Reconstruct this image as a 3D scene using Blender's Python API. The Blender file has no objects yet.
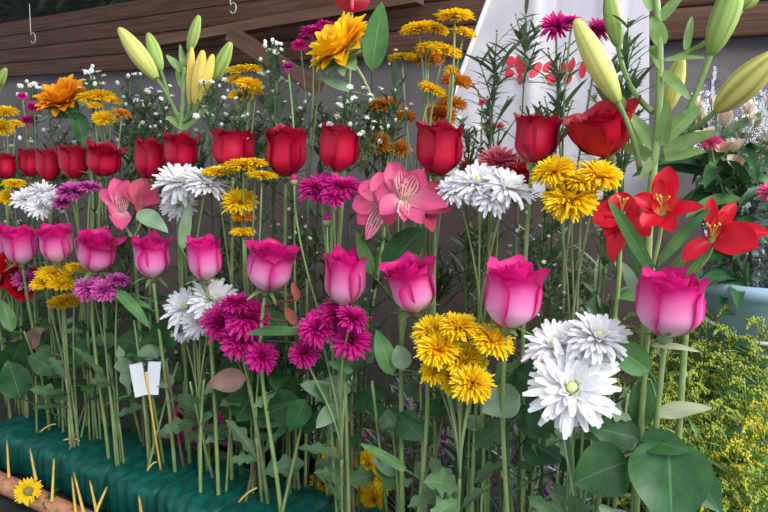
import bpy, math, random
import numpy as np

PI = math.pi
rnd = random.Random(7)
SC = bpy.context.scene
COL = SC.collection

# ---------------------------------------------------------------- camera and the two directions of the stall
F_PX = 639.0
PITCH = math.radians(7.0)
CAM = np.array([0.0, 0.0, 1.35])
FWD = np.array([0.0, math.cos(PITCH), -math.sin(PITCH)])
UPV = np.array([0.0, math.sin(PITCH), math.cos(PITCH)])
RGT = np.array([1.0, 0.0, 0.0])
ZUP = np.array([0.0, 0.0, 1.0])


def ray(px, py):
    return FWD + RGT * ((px - 384.0) / F_PX) + UPV * ((256.0 - py) / F_PX)


_A = CAM + ray(668, 305) * 0.52
_B = CAM + ray(20, 245) * 1.0
ROW = np.array([_B[0] - _A[0], _B[1] - _A[1], 0.0])
ROW /= np.linalg.norm(ROW)                       # along the row of foam, away to the left
BACK = np.array([-ROW[1], ROW[0], 0.0])
if BACK[1] < 0:
    BACK = -BACK                                 # from the front of the foam towards the wall
ORG = np.array([_A[0], _A[1], 0.0])


def at(px, py, o):
    """the point of a sight line lying o metres behind the front row"""
    r = ray(px, py)
    t = ((ORG - CAM) @ BACK + o) / (r @ BACK)
    return CAM + r * t


def mpp(P):
    """metres per pixel at a point"""
    return float((P - CAM) @ FWD) / F_PX


def so(s, o, z):
    """a point by its distance along the row, its distance behind it and its height"""
    p = ORG + ROW * s + BACK * o
    return np.array([p[0], p[1], z])


def s_of(P):
    return float((P - ORG) @ ROW)


def o_of(P):
    return float((P - ORG) @ BACK)


def nrm(v):
    v = np.asarray(v, float)
    return v / max(1e-9, np.linalg.norm(v))


Z_FOAM = at(0, 433, -0.03)[2]
Z_TABLE = Z_FOAM - 0.070

# ---------------------------------------------------------------- materials


def lin(c):
    return tuple(((x / 255.0) / 12.92 if x / 255.0 <= 0.04045 else ((x / 255.0 + 0.055) / 1.055) ** 2.4) for x in c) + (1.0,)


def new_mat(name):
    m = bpy.data.materials.new(name)
    m.use_nodes = True
    nt = m.node_tree
    for n in list(nt.nodes):
        nt.nodes.remove(n)
    out = nt.nodes.new('ShaderNodeOutputMaterial')
    return m, nt, out


def N(nt, typ, **kw):
    n = nt.nodes.new(typ)
    for k, v in kw.items():
        setattr(n, k, v)
    return n


def ramp(nt, fac, stops):
    r = N(nt, 'ShaderNodeValToRGB')
    el = r.color_ramp.elements
    while len(el) < len(stops):
        el.new(0.5)
    for e, (p, c) in zip(el, stops):
        e.position = p
        e.color = lin(c)
    nt.links.new(fac, r.inputs[0])
    return r.outputs[0]


def mixc(nt, fac, a, b, mode='MIX'):
    m = N(nt, 'ShaderNodeMix', data_type='RGBA', blend_type=mode)
    if isinstance(fac, float):
        m.inputs[0].default_value = fac
    else:
        nt.links.new(fac, m.inputs[0])
    for i, x in ((6, a), (7, b)):
        if isinstance(x, tuple):
            m.inputs[i].default_value = x
        else:
            nt.links.new(x, m.inputs[i])
    return m.outputs[2]


def math_(nt, op, a, b=None, clamp=False):
    m = N(nt, 'ShaderNodeMath', operation=op, use_clamp=clamp)
    for i, x in enumerate((a, b)):
        if x is None:
            continue
        if isinstance(x, (int, float)):
            m.inputs[i].default_value = x
        else:
            nt.links.new(x, m.inputs[i])
    return m.outputs[0]


def uvs(nt):
    u = N(nt, 'ShaderNodeUVMap', uv_map='UVMap')
    s = N(nt, 'ShaderNodeSeparateXYZ')
    nt.links.new(u.outputs[0], s.inputs[0])
    return u.outputs[0], s.outputs[0], s.outputs[1]


def noise(nt, scale, detail=3.0, vec=None, rough=0.5):
    n = N(nt, 'ShaderNodeTexNoise')
    n.inputs['Scale'].default_value = scale
    n.inputs['Detail'].default_value = detail
    n.inputs['Roughness'].default_value = rough
    if vec is None:
        t = N(nt, 'ShaderNodeTexCoord')
        vec = t.outputs['Object']
    nt.links.new(vec, n.inputs['Vector'])
    return n.outputs[0]


def finish(nt, out, col, rough=0.5, translucent=0.0, bump=None, bump_d=0.002, spec=0.3):
    b = N(nt, 'ShaderNodeBsdfPrincipled')
    b.inputs['Roughness'].default_value = rough
    b.inputs['Specular IOR Level'].default_value = spec
    if isinstance(col, tuple):
        b.inputs['Base Color'].default_value = col
    else:
        nt.links.new(col, b.inputs['Base Color'])
    if bump is not None:
        bm = N(nt, 'ShaderNodeBump')
        bm.inputs['Distance'].default_value = bump_d
        bm.inputs['Strength'].default_value = 0.6
        nt.links.new(bump, bm.inputs['Height'])
        nt.links.new(bm.outputs[0], b.inputs['Normal'])
    if translucent > 0:
        t = N(nt, 'ShaderNodeBsdfTranslucent')
        if isinstance(col, tuple):
            t.inputs[0].default_value = col
        else:
            nt.links.new(col, t.inputs[0])
        mx = N(nt, 'ShaderNodeMixShader')
        mx.inputs[0].default_value = translucent
        nt.links.new(b.outputs[0], mx.inputs[1])
        nt.links.new(t.outputs[0], mx.inputs[2])
        nt.links.new(mx.outputs[0], out.inputs[0])
    else:
        nt.links.new(b.outputs[0], out.inputs[0])


def vary(nt, col, amount=0.12):
    """a little different from one object to the next, as cut flowers are"""
    oi = N(nt, 'ShaderNodeObjectInfo')
    h = N(nt, 'ShaderNodeHueSaturation')
    v = math_(nt, 'MULTIPLY_ADD', oi.outputs['Random'], 2 * amount)
    v.node.inputs[2].default_value = 1.0 - amount
    nt.links.new(v, h.inputs['Value'])
    nt.links.new(col, h.inputs['Color'])
    return h.outputs[0]


def petal_mat(name, base, mid, tip, rough=0.5, tr=0.25, stripes=None, edge=None):
    m, nt, out = new_mat(name)
    uv, u, v = uvs(nt)
    c = ramp(nt, v, [(0.0, base), (0.5, mid), (1.0, tip)])
    if edge is not None:      # pigment of the petal's rim
        e = math_(nt, 'ABSOLUTE', math_(nt, 'MULTIPLY_ADD', u, 2.0))
        e.node.inputs[0].links[0].from_node.inputs[2].default_value = -1.0
        f = math_(nt, 'POWER', e, 3.0)
        f2 = math_(nt, 'MAXIMUM', f, math_(nt, 'POWER', v, 4.0))
        nz = noise(nt, 60.0, 2.0)
        f3 = math_(nt, 'MULTIPLY', f2, math_(nt, 'ADD', nz, 0.5), clamp=True)
        c = mixc(nt, f3, c, lin(edge))
    if stripes is not None:
        w = math_(nt, 'SINE', math_(nt, 'MULTIPLY', u, 34.0))
        g = math_(nt, 'GREATER_THAN', w, 0.5)
        g = math_(nt, 'MULTIPLY', g, math_(nt, 'GREATER_THAN', noise(nt, 160.0, 1.0), 0.42))
        c = mixc(nt, g, c, lin(stripes))
    c = vary(nt, c, 0.08)
    finish(nt, out, c, rough, tr)
    return m


def green_mat(name, c1, c2, rib=None, rough=0.45, tr=0.15, spec=0.35):
    m, nt, out = new_mat(name)
    uv, u, v = uvs(nt)
    nz = noise(nt, 45.0, 4.0)
    c = ramp(nt, nz, [(0.3, c1), (0.7, c2)])
    if rib is not None:
        e = math_(nt, 'ABSOLUTE', math_(nt, 'SUBTRACT', u, 0.5))
        r1 = math_(nt, 'LESS_THAN', e, 0.018)
        side = math_(nt, 'SINE', math_(nt, 'MULTIPLY', math_(nt, 'SUBTRACT', v, math_(nt, 'MULTIPLY', e, 0.7)), 55.0))
        r2 = math_(nt, 'MULTIPLY', math_(nt, 'GREATER_THAN', side, 0.95), 0.16)
        c = mixc(nt, math_(nt, 'MAXIMUM', math_(nt, 'MULTIPLY', r1, 0.6), r2), c, lin(rib))
    c = vary(nt, c, 0.2)
    finish(nt, out, c, rough, tr, spec=spec)
    return m


M = {}
M['pink'] = petal_mat('pink_rose_petal', (250, 222, 232), (240, 142, 200), (226, 44, 148), 0.45, 0.22, edge=(208, 20, 124))
M['red'] = petal_mat('red_rose_petal', (206, 26, 70), (196, 12, 58), (184, 6, 48), 0.42, 0.15, edge=(138, 2, 36))
M['red_open'] = petal_mat('orange_red_rose_petal', (216, 40, 50), (208, 20, 50), (200, 14, 44), 0.42, 0.2, edge=(158, 6, 36))
M['white'] = petal_mat('white_petal', (232, 240, 220), (246, 246, 250), (246, 246, 252), 0.5, 0.3)
M['yellow'] = petal_mat('yellow_petal', (246, 190, 16), (254, 212, 22), (255, 226, 40), 0.5, 0.25)
M['pale_yellow'] = petal_mat('pale_yellow_underside_petal', (225, 190, 60), (236, 190, 40), (240, 190, 30), 0.5, 0.25)
M['orange'] = petal_mat('faded_orange_petal', (196, 118, 30), (222, 146, 40), (232, 164, 56), 0.6, 0.25)
M['magenta'] = petal_mat('magenta_petal', (124, 6, 80), (192, 14, 122), (208, 36, 146), 0.5, 0.22)
M['violet'] = petal_mat('violet_pink_petal', (120, 20, 96), (186, 40, 146), (222, 110, 190), 0.5, 0.22)
M['sunflower'] = petal_mat('sunflower_petal', (240, 164, 8), (255, 196, 14), (255, 206, 34), 0.45, 0.25)
M['amber'] = petal_mat('amber_sunflower_petal', (214, 110, 8), (238, 150, 16), (244, 166, 30), 0.45, 0.25)
M['alst'] = petal_mat('pink_alstroemeria_petal', (238, 190, 194), (230, 106, 154), (222, 78, 134), 0.45, 0.28)
M['alst_streak'] = petal_mat('streaked_pink_petal', (248, 226, 206), (246, 196, 206), (230, 90, 140), 0.45, 0.28, stripes=(150, 20, 70))
M['alst_dusk'] = petal_mat('dusky_pink_petal', (216, 130, 130), (210, 96, 124), (196, 70, 104), 0.45, 0.28)
M['alst_red'] = petal_mat('red_alstroemeria_petal', (186, 26, 44), (204, 20, 46), (192, 10, 40), 0.4, 0.22)
M['alst_red_in'] = petal_mat('yellow_throat_petal', (246, 196, 96), (216, 50, 50), (200, 14, 44), 0.4, 0.22)
M['cream'] = petal_mat('cream_wilted_petal', (200, 186, 140), (224, 208, 178), (222, 196, 180), 0.6, 0.25)
M['lily_yellow'] = petal_mat('yellow_lily_petal', (214, 206, 110), (240, 212, 112), (244, 206, 100), 0.45, 0.25)
M['carn_pink'] = petal_mat('pink_carnation_petal', (214, 60, 90), (220, 70, 100), (236, 150, 165), 0.5, 0.22)
M['carn_red'] = petal_mat('scarlet_carnation_petal', (190, 20, 44), (212, 30, 58), (216, 40, 66), 0.5, 0.22)
M['centre'] = petal_mat('green_yellow_disc', (188, 204, 130), (206, 216, 140), (216, 220, 150), 0.7, 0.0)
M['disc_brown'] = petal_mat('brown_disc', (90, 60, 20), (110, 76, 30), (130, 90, 40), 0.8, 0.0)
M['disc_olive'] = petal_mat('olive_disc', (110, 116, 60), (120, 124, 66), (130, 130, 70), 0.8, 0.0)
M['stem'] = green_mat('stem_green', (108, 136, 78), (140, 160, 104), None, 0.45, 0.0)
M['stem_grey'] = green_mat('grey_green_stem', (104, 128, 84), (138, 154, 108), None, 0.5, 0.0)
M['stem_dark'] = green_mat('dark_stem', (56, 82, 46), (82, 104, 60), None, 0.5, 0.0)
M['stem_brown'] = green_mat('brown_stem', (96, 84, 66), (120, 104, 82), None, 0.6, 0.0)
M['leaf'] = green_mat('rose_leaf', (36, 76, 44), (58, 104, 60), (90, 134, 86), 0.4, 0.12)
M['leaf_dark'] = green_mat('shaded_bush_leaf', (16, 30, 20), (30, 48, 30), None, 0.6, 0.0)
M['leaf_bract'] = green_mat('sunflower_bract', (128, 160, 116), (164, 188, 140), None, 0.5, 0.1)
M['leaf_chrys'] = green_mat('chrysanthemum_leaf', (66, 98, 66), (94, 126, 86), (120, 150, 110), 0.5, 0.15)
M['leaf_mid'] = green_mat('mid_green_leaf', (62, 108, 58), (92, 136, 76), (130, 164, 104), 0.45, 0.2)
M['leaf_grey'] = green_mat('grey_green_leaf', (110, 140, 110), (140, 166, 132), (150, 172, 140), 0.5, 0.15)
M['leaf_pale'] = green_mat('pale_leaf_underside', (150, 160, 128), (176, 182, 152), (190, 196, 168), 0.6, 0.2)
M['leaf_brown'] = green_mat('dry_brown_leaf', (110, 82, 74), (138, 108, 98), (150, 124, 112), 0.7, 0.1)
M['leaf_red'] = green_mat('reddish_young_leaf', (140, 60, 50), (170, 90, 70), (150, 100, 70), 0.5, 0.15)
M['leaf_lily'] = green_mat('lily_leaf', (104, 140, 80), (140, 172, 104), (160, 188, 124), 0.45, 0.25)
M['needle'] = green_mat('needle_leaf', (80, 102, 74), (116, 138, 104), None, 0.55, 0.15)
M['sepal'] = green_mat('sepal_green', (96, 120, 72), (134, 152, 100), None, 0.5, 0.1)
M['rod_leaf'] = green_mat('goldenrod_leaf', (80, 128, 66), (122, 168, 88), None, 0.5, 0.2)
M['rod'] = petal_mat('goldenrod_floret', (122, 146, 62), (152, 172, 72), (182, 192, 84), 0.6, 0.2)
M['rod_gold'] = petal_mat('golden_floret', (170, 176, 56), (196, 190, 60), (208, 196, 66), 0.6, 0.2)
M['statice_leaf'] = green_mat('silver_green_leaf', (160, 190, 172), (198, 216, 202), None, 0.5, 0.2)
M['statice'] = petal_mat('purple_floret', (110, 50, 130), (136, 66, 160), (160, 90, 180), 0.6, 0.2)
M['statice_pink'] = petal_mat('pink_floret', (200, 90, 130), (216, 110, 150), (226, 150, 180), 0.6, 0.2)


def bud_mat(name, low, mid, rib, tip):
    m, nt, out = new_mat(name)
    uv, u, v = uvs(nt)
    c = ramp(nt, v, [(0.0, low), (0.35, mid), (0.85, mid), (1.0, tip)])
    g = math_(nt, 'SINE', math_(nt, 'MULTIPLY', u, 2 * PI * 6))
    g = math_(nt, 'POWER', math_(nt, 'MULTIPLY_ADD', g, 0.5), 2.0)
    g.node.inputs[0].links[0].from_node.inputs[2].default_value = 0.5
    c = mixc(nt, math_(nt, 'MULTIPLY', g, 0.85), c, lin(rib))
    finish(nt, out, c, 0.42, 0.12)
    return m


M['bud_yellow'] = bud_mat('ripe_lily_bud', (150, 170, 90), (228, 220, 134), (160, 172, 78), (206, 190, 110))
M['bud_green'] = bud_mat('green_lily_bud', (120, 156, 80), (168, 190, 108), (108, 146, 66), (150, 176, 100))


def plain(name, c1, c2, scale=20, rough=0.7, bump_d=0.0, tr=0.0, spec=0.3):
    m, nt, out = new_mat(name)
    nz = noise(nt, scale, 5.0)
    c = ramp(nt, nz, [(0.3, c1), (0.7, c2)])
    finish(nt, out, c, rough, tr, nz if bump_d else None, bump_d, spec)
    return m


def wood(name, c1, c2, c3, sx=1.6, sz=28.0, rough=0.75):
    m, nt, out = new_mat(name)
    uv, u, v = uvs(nt)
    mp = N(nt, 'ShaderNodeMapping')
    mp.inputs['Scale'].default_value = (sx, sz, 1.0)
    nt.links.new(uv, mp.inputs[0])
    a = noise(nt, 2.2, 6.0, mp.outputs[0], 0.6)
    c = ramp(nt, a, [(0.3, c1), (0.5, c2), (0.72, c3)])
    finish(nt, out, c, rough, 0.0, a, 0.002)
    return m


M['plank'] = wood('brown_boards', (60, 38, 30), (84, 58, 46), (106, 78, 64))
M['beam'] = wood('beam_timber', (76, 52, 42), (100, 74, 60), (124, 94, 78))
M['batten'] = wood('batten_timber', (150, 92, 62), (188, 132, 98), (206, 156, 124), 3.0, 40.0)
M['wall_shade'] = plain('brown_mauve_wall_shade', (76, 62, 62), (98, 84, 84), 8, 0.9, 0.004)  # shade on the lower wall, slightly lifted for haze, painted as colour
M['grey_wall'] = plain('grey_cement', (98, 93, 96), (118, 112, 115), 6, 0.85, 0.004)
M['far'] = plain('dark_backdrop', (10, 16, 12), (20, 30, 20), 9, 0.9)  # near-black for the added backdrop
M['cloth'] = plain('dark_cloth', (34, 34, 34), (56, 56, 54), 30, 0.8, 0.004)
M['bag'] = plain('black_plastic', (22, 23, 25), (40, 41, 44), 12, 0.35, 0.006)
M['foam'] = plain('teal_foam_wrap', (0, 64, 56), (8, 94, 84), 60, 0.5, 0.004)
M['skewer'] = plain('yellow_straw', (204, 164, 74), (228, 196, 110), 60, 0.6)
M['blue_tub'] = plain('pale_blue_plastic', (150, 182, 206), (172, 200, 220), 5, 0.4)
M['paper'] = plain('white_foam_cup', (214, 220, 232), (228, 232, 240), 8, 0.6)
M['wire'] = plain('pale_wire', (180, 184, 184), (206, 208, 206), 10, 0.35)
M['red_gloss'] = petal_mat('glossy_red_spathe', (112, 8, 22), (132, 12, 28), (140, 16, 34), 0.25, 0.1)
M['pink_stem'] = plain('pink_stalk', (206, 60, 90), (220, 80, 110), 20, 0.5)
M['print_red'] = plain('printed_red', (206, 44, 66), (220, 62, 84), 30, 0.5)
M['print_white'] = plain('printed_white', (236, 232, 238), (244, 242, 246), 30, 0.5)


def sheet_mat():
    m, nt, out = new_mat('white_plastic_sheet')
    nz = noise(nt, 14.0, 3.0)
    c = ramp(nt, nz, [(0.3, (214, 212, 224)), (0.7, (236, 234, 242))])
    finish(nt, out, c, 0.3, 0.35, nz, 0.004, 0.5)
    return m


def cellophane():
    m, nt, out = new_mat('clear_cellophane')
    nz = noise(nt, 22.0, 4.0)
    g = N(nt, 'ShaderNodeBsdfGlossy')
    g.inputs['Roughness'].default_value = 0.16
    g.inputs[0].default_value = (0.9, 0.92, 1.0, 1)
    bm = N(nt, 'ShaderNodeBump')
    bm.inputs['Distance'].default_value = 0.012
    nt.links.new(nz, bm.inputs['Height'])
    nt.links.new(bm.outputs[0], g.inputs['Normal'])
    t = N(nt, 'ShaderNodeBsdfTransparent')
    t.inputs[0].default_value = (0.95, 0.95, 0.97, 1)
    fr = N(nt, 'ShaderNodeFresnel')
    fr.inputs[0].default_value = 1.5
    nt.links.new(bm.outputs[0], fr.inputs['Normal'])
    f = math_(nt, 'ADD', math_(nt, 'MULTIPLY', fr.outputs[0], 1.2), 0.06, clamp=True)
    mx = N(nt, 'ShaderNodeMixShader')
    nt.links.new(f, mx.inputs[0])
    nt.links.new(t.outputs[0], mx.inputs[1])
    nt.links.new(g.outputs[0], mx.inputs[2])
    nt.links.new(mx.outputs[0], out.inputs[0])
    return m


M['sheet'] = sheet_mat()
M['cello'] = cellophane()

# ---------------------------------------------------------------- mesh building


class MB:
    """collects surfaces and links them as ONE mesh object"""

    def __init__(self):
        self.v, self.f, self.uv, self.n = [], [], [], 0

    def grids(self, P, U=None, V=None, wrap=False):
        """P: (count, a, b, 3); a runs up the surface, b across it"""
        P = np.asarray(P, float)
        if P.ndim == 3:
            P = P[None]
        k, a, b, _ = P.shape
        if V is None:
            V = np.repeat(np.linspace(0, 1, a)[:, None], b, 1)
        if U is None:
            U = np.repeat(np.linspace(0, 1, b)[None], a, 0)
        uv = np.stack([U, V], -1)
        self.v.append(P.reshape(-1, 3))
        self.uv.append(np.tile(uv.reshape(1, -1, 2), (k, 1, 1)).reshape(-1, 2))
        i = np.arange(a - 1)[:, None] * b
        j = np.arange(b if wrap else b - 1)[None]
        j2 = (j + 1) % b
        q = np.stack([i + j, i + j2, i + b + j2, i + b + j], -1).reshape(-1, 4)
        q = (q[None] + (np.arange(k) * a * b)[:, None, None]).reshape(-1, 4) + self.n
        self.f.append(q)
        self.n += k * a * b

    def build(self, name, mat, parent=None, origin=None, smooth=True):
        v = np.concatenate(self.v)
        f = np.concatenate(self.f)
        uv = np.concatenate(self.uv)
        org = origin if origin is not None else (ROOT_LOC.get(parent.name) if parent is not None else np.zeros(3))
        v = v - org
        me = bpy.data.meshes.new(name)
        me.from_pydata(v.tolist(), [], f.tolist())
        lay = me.uv_layers.new(name='UVMap')
        lay.data.foreach_set('uv', uv[f.reshape(-1)].astype(np.float32).ravel())
        if smooth:
            me.polygons.foreach_set('use_smooth', np.ones(len(f), bool))
        me.materials.append(M[mat])
        me.update()
        o = bpy.data.objects.new(name, me)
        COL.objects.link(o)
        if parent is not None:
            o.parent = parent
            ROOT_LOC[o.name] = org
        else:
            o.location = org
            ROOT_LOC[o.name] = org
        return o


ROOT_LOC = {}


def tag(o, label=None, cat=None, group=None, kind=None):
    for k, v in (('label', label), ('category', cat), ('group', group), ('kind', kind)):
        if v:
            o[k] = v
    return o


def thing(name, loc, label, cat, group=None):
    o = bpy.data.objects.new(name, None)
    o.empty_display_size = 0.01
    COL.objects.link(o)
    o.location = loc
    ROOT_LOC[o.name] = np.array(loc, float)
    tag(o, label, cat, group)
    return o


def frame(axis, hint=None):
    a = nrm(axis)
    h = np.array([0.0, 0.0, 1.0]) if hint is None else np.asarray(hint, float)
    if abs(a @ nrm(h)) > 0.95:
        h = np.array([1.0, 0.1, 0.0])
    x = nrm(np.cross(h, a))
    y = np.cross(a, x)
    return x, y, a


def bez(p0, p1, p2, p3=None, n=12):
    t = np.linspace(0, 1, n)[:, None]
    if p3 is None:
        return (1 - t) ** 2 * p0 + 2 * t * (1 - t) * p1 + t * t * p2
    return (1 - t) ** 3 * p0 + 3 * t * (1 - t) ** 2 * p1 + 3 * t * t * (1 - t) * p2 + t ** 3 * p3


def tube(mb, pts, r0, r1=None, sides=7, cap=True):
    pts = np.asarray(pts, float)
    r1 = r0 if r1 is None else r1
    n = len(pts)
    T = np.gradient(pts, axis=0)
    T /= np.maximum(1e-9, np.linalg.norm(T, axis=1))[:, None]
    ref = np.array([0.31, -0.87, 0.21])
    X = np.cross(T, ref)
    X /= np.maximum(1e-9, np.linalg.norm(X, axis=1))[:, None]
    Y = np.cross(T, X)
    rr = np.linspace(r0, r1, n) if np.isscalar(r0) else np.asarray(r0)
    if cap:
        pts = np.concatenate([pts[:1], pts, pts[-1:]])
        X = np.concatenate([X[:1], X, X[-1:]])
        Y = np.concatenate([Y[:1], Y, Y[-1:]])
        rr = np.concatenate([[1e-5], rr, [1e-5]])
    a = np.linspace(0, 2 * PI, sides, endpoint=False)
    P = pts[:, None] + rr[:, None, None] * (np.cos(a)[None, :, None] * X[:, None] + np.sin(a)[None, :, None] * Y[:, None])
    U = np.repeat((a / (2 * PI))[None], len(pts), 0)
    mb.grids(P, U=U, wrap=True)


def lathe(mb, c, axis, prof, sides=12, lobes=0, lobe=0.0, hint=None):
    """prof: list of (height, radius)"""
    x, y, a = frame(axis, hint)
    a_ = np.linspace(0, 2 * PI, sides, endpoint=False)
    prof = np.asarray(prof, float)
    k = 1 + lobe * np.cos(lobes * a_) if lobes else np.ones(sides)
    P = c + prof[:, 0, None, None] * a + (prof[:, 1, None] * k[None])[..., None] * (np.cos(a_)[:, None] * x + np.sin(a_)[:, None] * y)[None]
    U = np.repeat((a_ / (2 * PI))[None], len(prof), 0)
    mb.grids(P, U=U, wrap=True)


def ray_petals(mb, c, axis, n, r0, L, w, th0, th1, rng, jit=0.08, cup=0.15, lift=0.0, a=6, b=3, tip=0.75, phase=None, squash=1.0, blunt=False):
    """a ring of n strap petals around an axis; th are the angles from it at the petal's foot and tip"""
    x, y, ax = frame(axis)
    ph = np.arange(n) * 2 * PI / n + (rng.uniform(0, 6.28) if phase is None else phase)
    ph = ph + np.array([rng.gauss(0, jit) for _ in range(n)])
    Ls = L * (1 + np.array([rng.gauss(0, jit) for _ in range(n)]))
    t0 = th0 + np.array([rng.gauss(0, jit * 1.2) for _ in range(n)])
    t1 = th1 + np.array([rng.gauss(0, jit * 2.0) for _ in range(n)])
    t = np.linspace(0, 1, a)
    th = t0[:, None] + (t1 - t0)[:, None] * t[None]
    dr = np.sin(th) * (Ls / (a - 1))[:, None]
    dz = np.cos(th) * (Ls / (a - 1))[:, None] * squash
    R = r0 + np.concatenate([np.zeros((n, 1)), np.cumsum(dr[:, :-1], 1)], 1)
    Z = lift + np.concatenate([np.zeros((n, 1)), np.cumsum(dz[:, :-1], 1)], 1)
    er = np.cos(ph)[:, None] * x + np.sin(ph)[:, None] * y
    et = -np.sin(ph)[:, None] * x + np.cos(ph)[:, None] * y
    if blunt:
        prof = np.clip(np.sin(PI * (0.14 + 0.74 * t ** tip)), 0.0, 1) ** 0.7
        prof[0] = 0.4
        prof[-1] = 0.42
    else:
        prof = np.clip(np.sin(PI * (0.12 + 0.88 * t ** tip)), 0.0, 1) ** 0.6
        prof[0] = 0.35
        prof[-1] = 0.12
    s = np.linspace(-1, 1, b)
    nr = -np.cos(th)
    nz = np.sin(th)
    P = (c + R[..., None, None] * er[:, None, None] + Z[..., None, None] * ax
         + (w * prof)[None, :, None, None] * s[None, None, :, None] * et[:, None, None])
    k = (cup * w * prof[None, :, None] * (s ** 2)[None, None])
    P = P + k[..., None] * (nr[..., None, None] * er[:, None, None] + nz[..., None, None] * ax)
    mb.grids(P)


def leaf(mb, p0, p1, w, bend=None, nrm_hint=None, a=11, b=5, fold=0.25, kind='ovate', sag=0.12, wavy=0.0, rng=rnd):
    """a blade from p0 to p1; w is its half width in metres"""
    p0, p1 = np.asarray(p0, float), np.asarray(p1, float)
    L = np.linalg.norm(p1 - p0)
    mid = (p0 + p1) / 2 + (np.array([0, 0, sag * L]) if bend is None else bend)
    C = bez(p0, mid, p1, n=a)
    T = np.gradient(C, axis=0)
    T /= np.linalg.norm(T, axis=1)[:, None]
    h = ZUP if nrm_hint is None else np.asarray(nrm_hint, float)
    S = np.cross(T, h)
    S /= np.maximum(1e-6, np.linalg.norm(S, axis=1))[:, None]
    Nn = np.cross(S, T)
    t = np.linspace(0, 1, a)
    if kind == 'ovate':
        p = np.sin(PI * t ** 0.72) ** 0.75
    elif kind == 'strap':
        p = np.clip(np.sin(PI * (0.1 + 0.9 * t ** 0.8)), 0, 1) ** 0.6
    elif kind == 'lobed':
        p = np.sin(PI * t ** 0.8) ** 0.6 * (0.76 + 0.24 * np.cos(t * 2 * PI * 3.5)) * (0.55 + 0.45 * np.sin(PI * t ** 1.5))
    else:
        p = np.sin(PI * t ** 0.9) ** 0.9
    p = np.maximum(p, 0.03)
    s = np.linspace(-1, 1, b)
    P = C[:, None] + (w * p)[:, None, None] * s[None, :, None] * S[:, None] + (w * p)[:, None, None] * (fold * np.abs(s) ** 1.3)[None, :, None] * Nn[:, None]
    if wavy:
        P = P + (wavy * w * np.sin(t * 9 + rng.uniform(0, 6))[:, None] * (s ** 2 * np.sign(s))[None])[..., None] * Nn[:, None]
    mb.grids(P)


def box(mb, c, ex, ey, ez, hx, hy, hz):
    """a box with its own UVs per face: u along ex"""
    c = np.asarray(c, float)
    for (n, a, b, hn, ha, hb) in ((ez, ex, ey, hz, hx, hy), (-ez, ex, ey, hz, hx, hy), (ey, ex, ez, hy, hx, hz), (-ey, ex, ez, hy, hx, hz),
                                  (ex, ey, ez, hx, hy, hz), (-ex, ey, ez, hx, hy, hz)):
        P = np.array([[c + n * hn - a * ha - b * hb, c + n * hn + a * ha - b * hb], [c + n * hn - a * ha + b * hb, c + n * hn + a * ha + b * hb]])
        o = float(c @ np.array([0.7, 1.3, 7.1]))
        mb.grids(P, U=np.array([[o, o + 2 * ha], [o, o + 2 * ha]]), V=np.array([[o, o], [o + 2 * hb, o + 2 * hb]]))

# ---------------------------------------------------------------- plant parts


def blobs(mb, C, r, sides=5, rows=(0.15, 0.9, 0.9, 0.15), axis=None, stretch=1.0):
    """little round florets, all in one surface"""
    C = np.asarray(C, float)
    k = len(C)
    r = np.broadcast_to(np.asarray(r, float), (k,))
    a = np.linspace(0, 2 * PI, sides, endpoint=False)
    z = np.linspace(-1, 1, len(rows)) * stretch
    rad = np.array(rows)
    P = np.zeros((k, len(rows), sides, 3))
    P[..., 0] = rad[None, :, None] * np.cos(a)
    P[..., 1] = rad[None, :, None] * np.sin(a)
    P[..., 2] = z[None, :, None]
    mb.grids(C[:, None, None] + P * r[:, None, None, None], wrap=True)


def toward(P):
    d = CAM - P
    d[2] = 0
    return nrm(d)


def lean(P, lr, lt):
    """an axis that leans to the right and towards the street by degrees"""
    T = toward(P)
    R = np.cross(T, ZUP) * -1.0
    if abs(lt) < 80:
        return nrm(ZUP + R * math.tan(math.radians(lr)) + T * math.tan(math.radians(lt)))
    return nrm(T + R * math.tan(math.radians(lr)) + ZUP * math.tan(math.radians(90 - lt)))


def rose_petal(mb, B, fr, H, R, phi, W, close, flare, curl, rng, a=12, b=11, v0=0.0, hfac=1.0, point=0.04, spiral=0.05, drop=0.2, foot=0.45, roll=0.0):
    x, y, ax = fr
    t = np.linspace(0, 1, a)[:, None] ** 0.9
    s = np.linspace(-1, 1, b)[None]
    te = t * (1 - drop * np.abs(s) ** 2.2) + point * t ** 4 * (1 - np.abs(s)) ** 1.5
    wp = 0.55 + 0.45 * np.sin(PI / 2 * np.clip(te / 0.45, 0, 1))
    ph = phi + s * W * wp
    f = 0.2 + 0.8 * np.sin(PI / 2 * np.clip(te / foot, 0, 1)) ** 0.8
    f = f - close * np.clip((te - foot) / (1 - foot), 0, 1.3) ** 1.5
    q = np.clip((te - 0.68) / 0.32, 0, 1.3)
    f = f + flare * q ** 2 + spiral * s * np.clip(te * 2, 0.2, 1)
    # the free side edges roll outwards
    f = f + roll * np.clip(np.abs(s) - 0.55, 0, 1) ** 1.5 * np.clip(te * 1.6 - 0.3, 0, 1)
    p1, p2 = rng.uniform(0, 6), rng.uniform(0, 6)
    f = f + 0.05 * np.sin(3.6 * s + p1) * te ** 3 + 0.022 * np.sin(8 * s + p2) * te ** 4
    z = H * hfac * (te - curl * q ** 2.0 * (0.7 + 0.3 * np.cos(3 * s + p2)) + 0.02 * np.sin(7 * s + p1) * te ** 4)
    r = R * np.maximum(f, 0.02)
    P = B + (r * np.cos(ph))[..., None] * x + (r * np.sin(ph))[..., None] * y + z[..., None] * ax
    mb.grids(P, U=np.repeat((s * 0.5 + 0.5), a, 0), V=np.repeat(v0 + (1 - v0) * t, b, 1))


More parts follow.
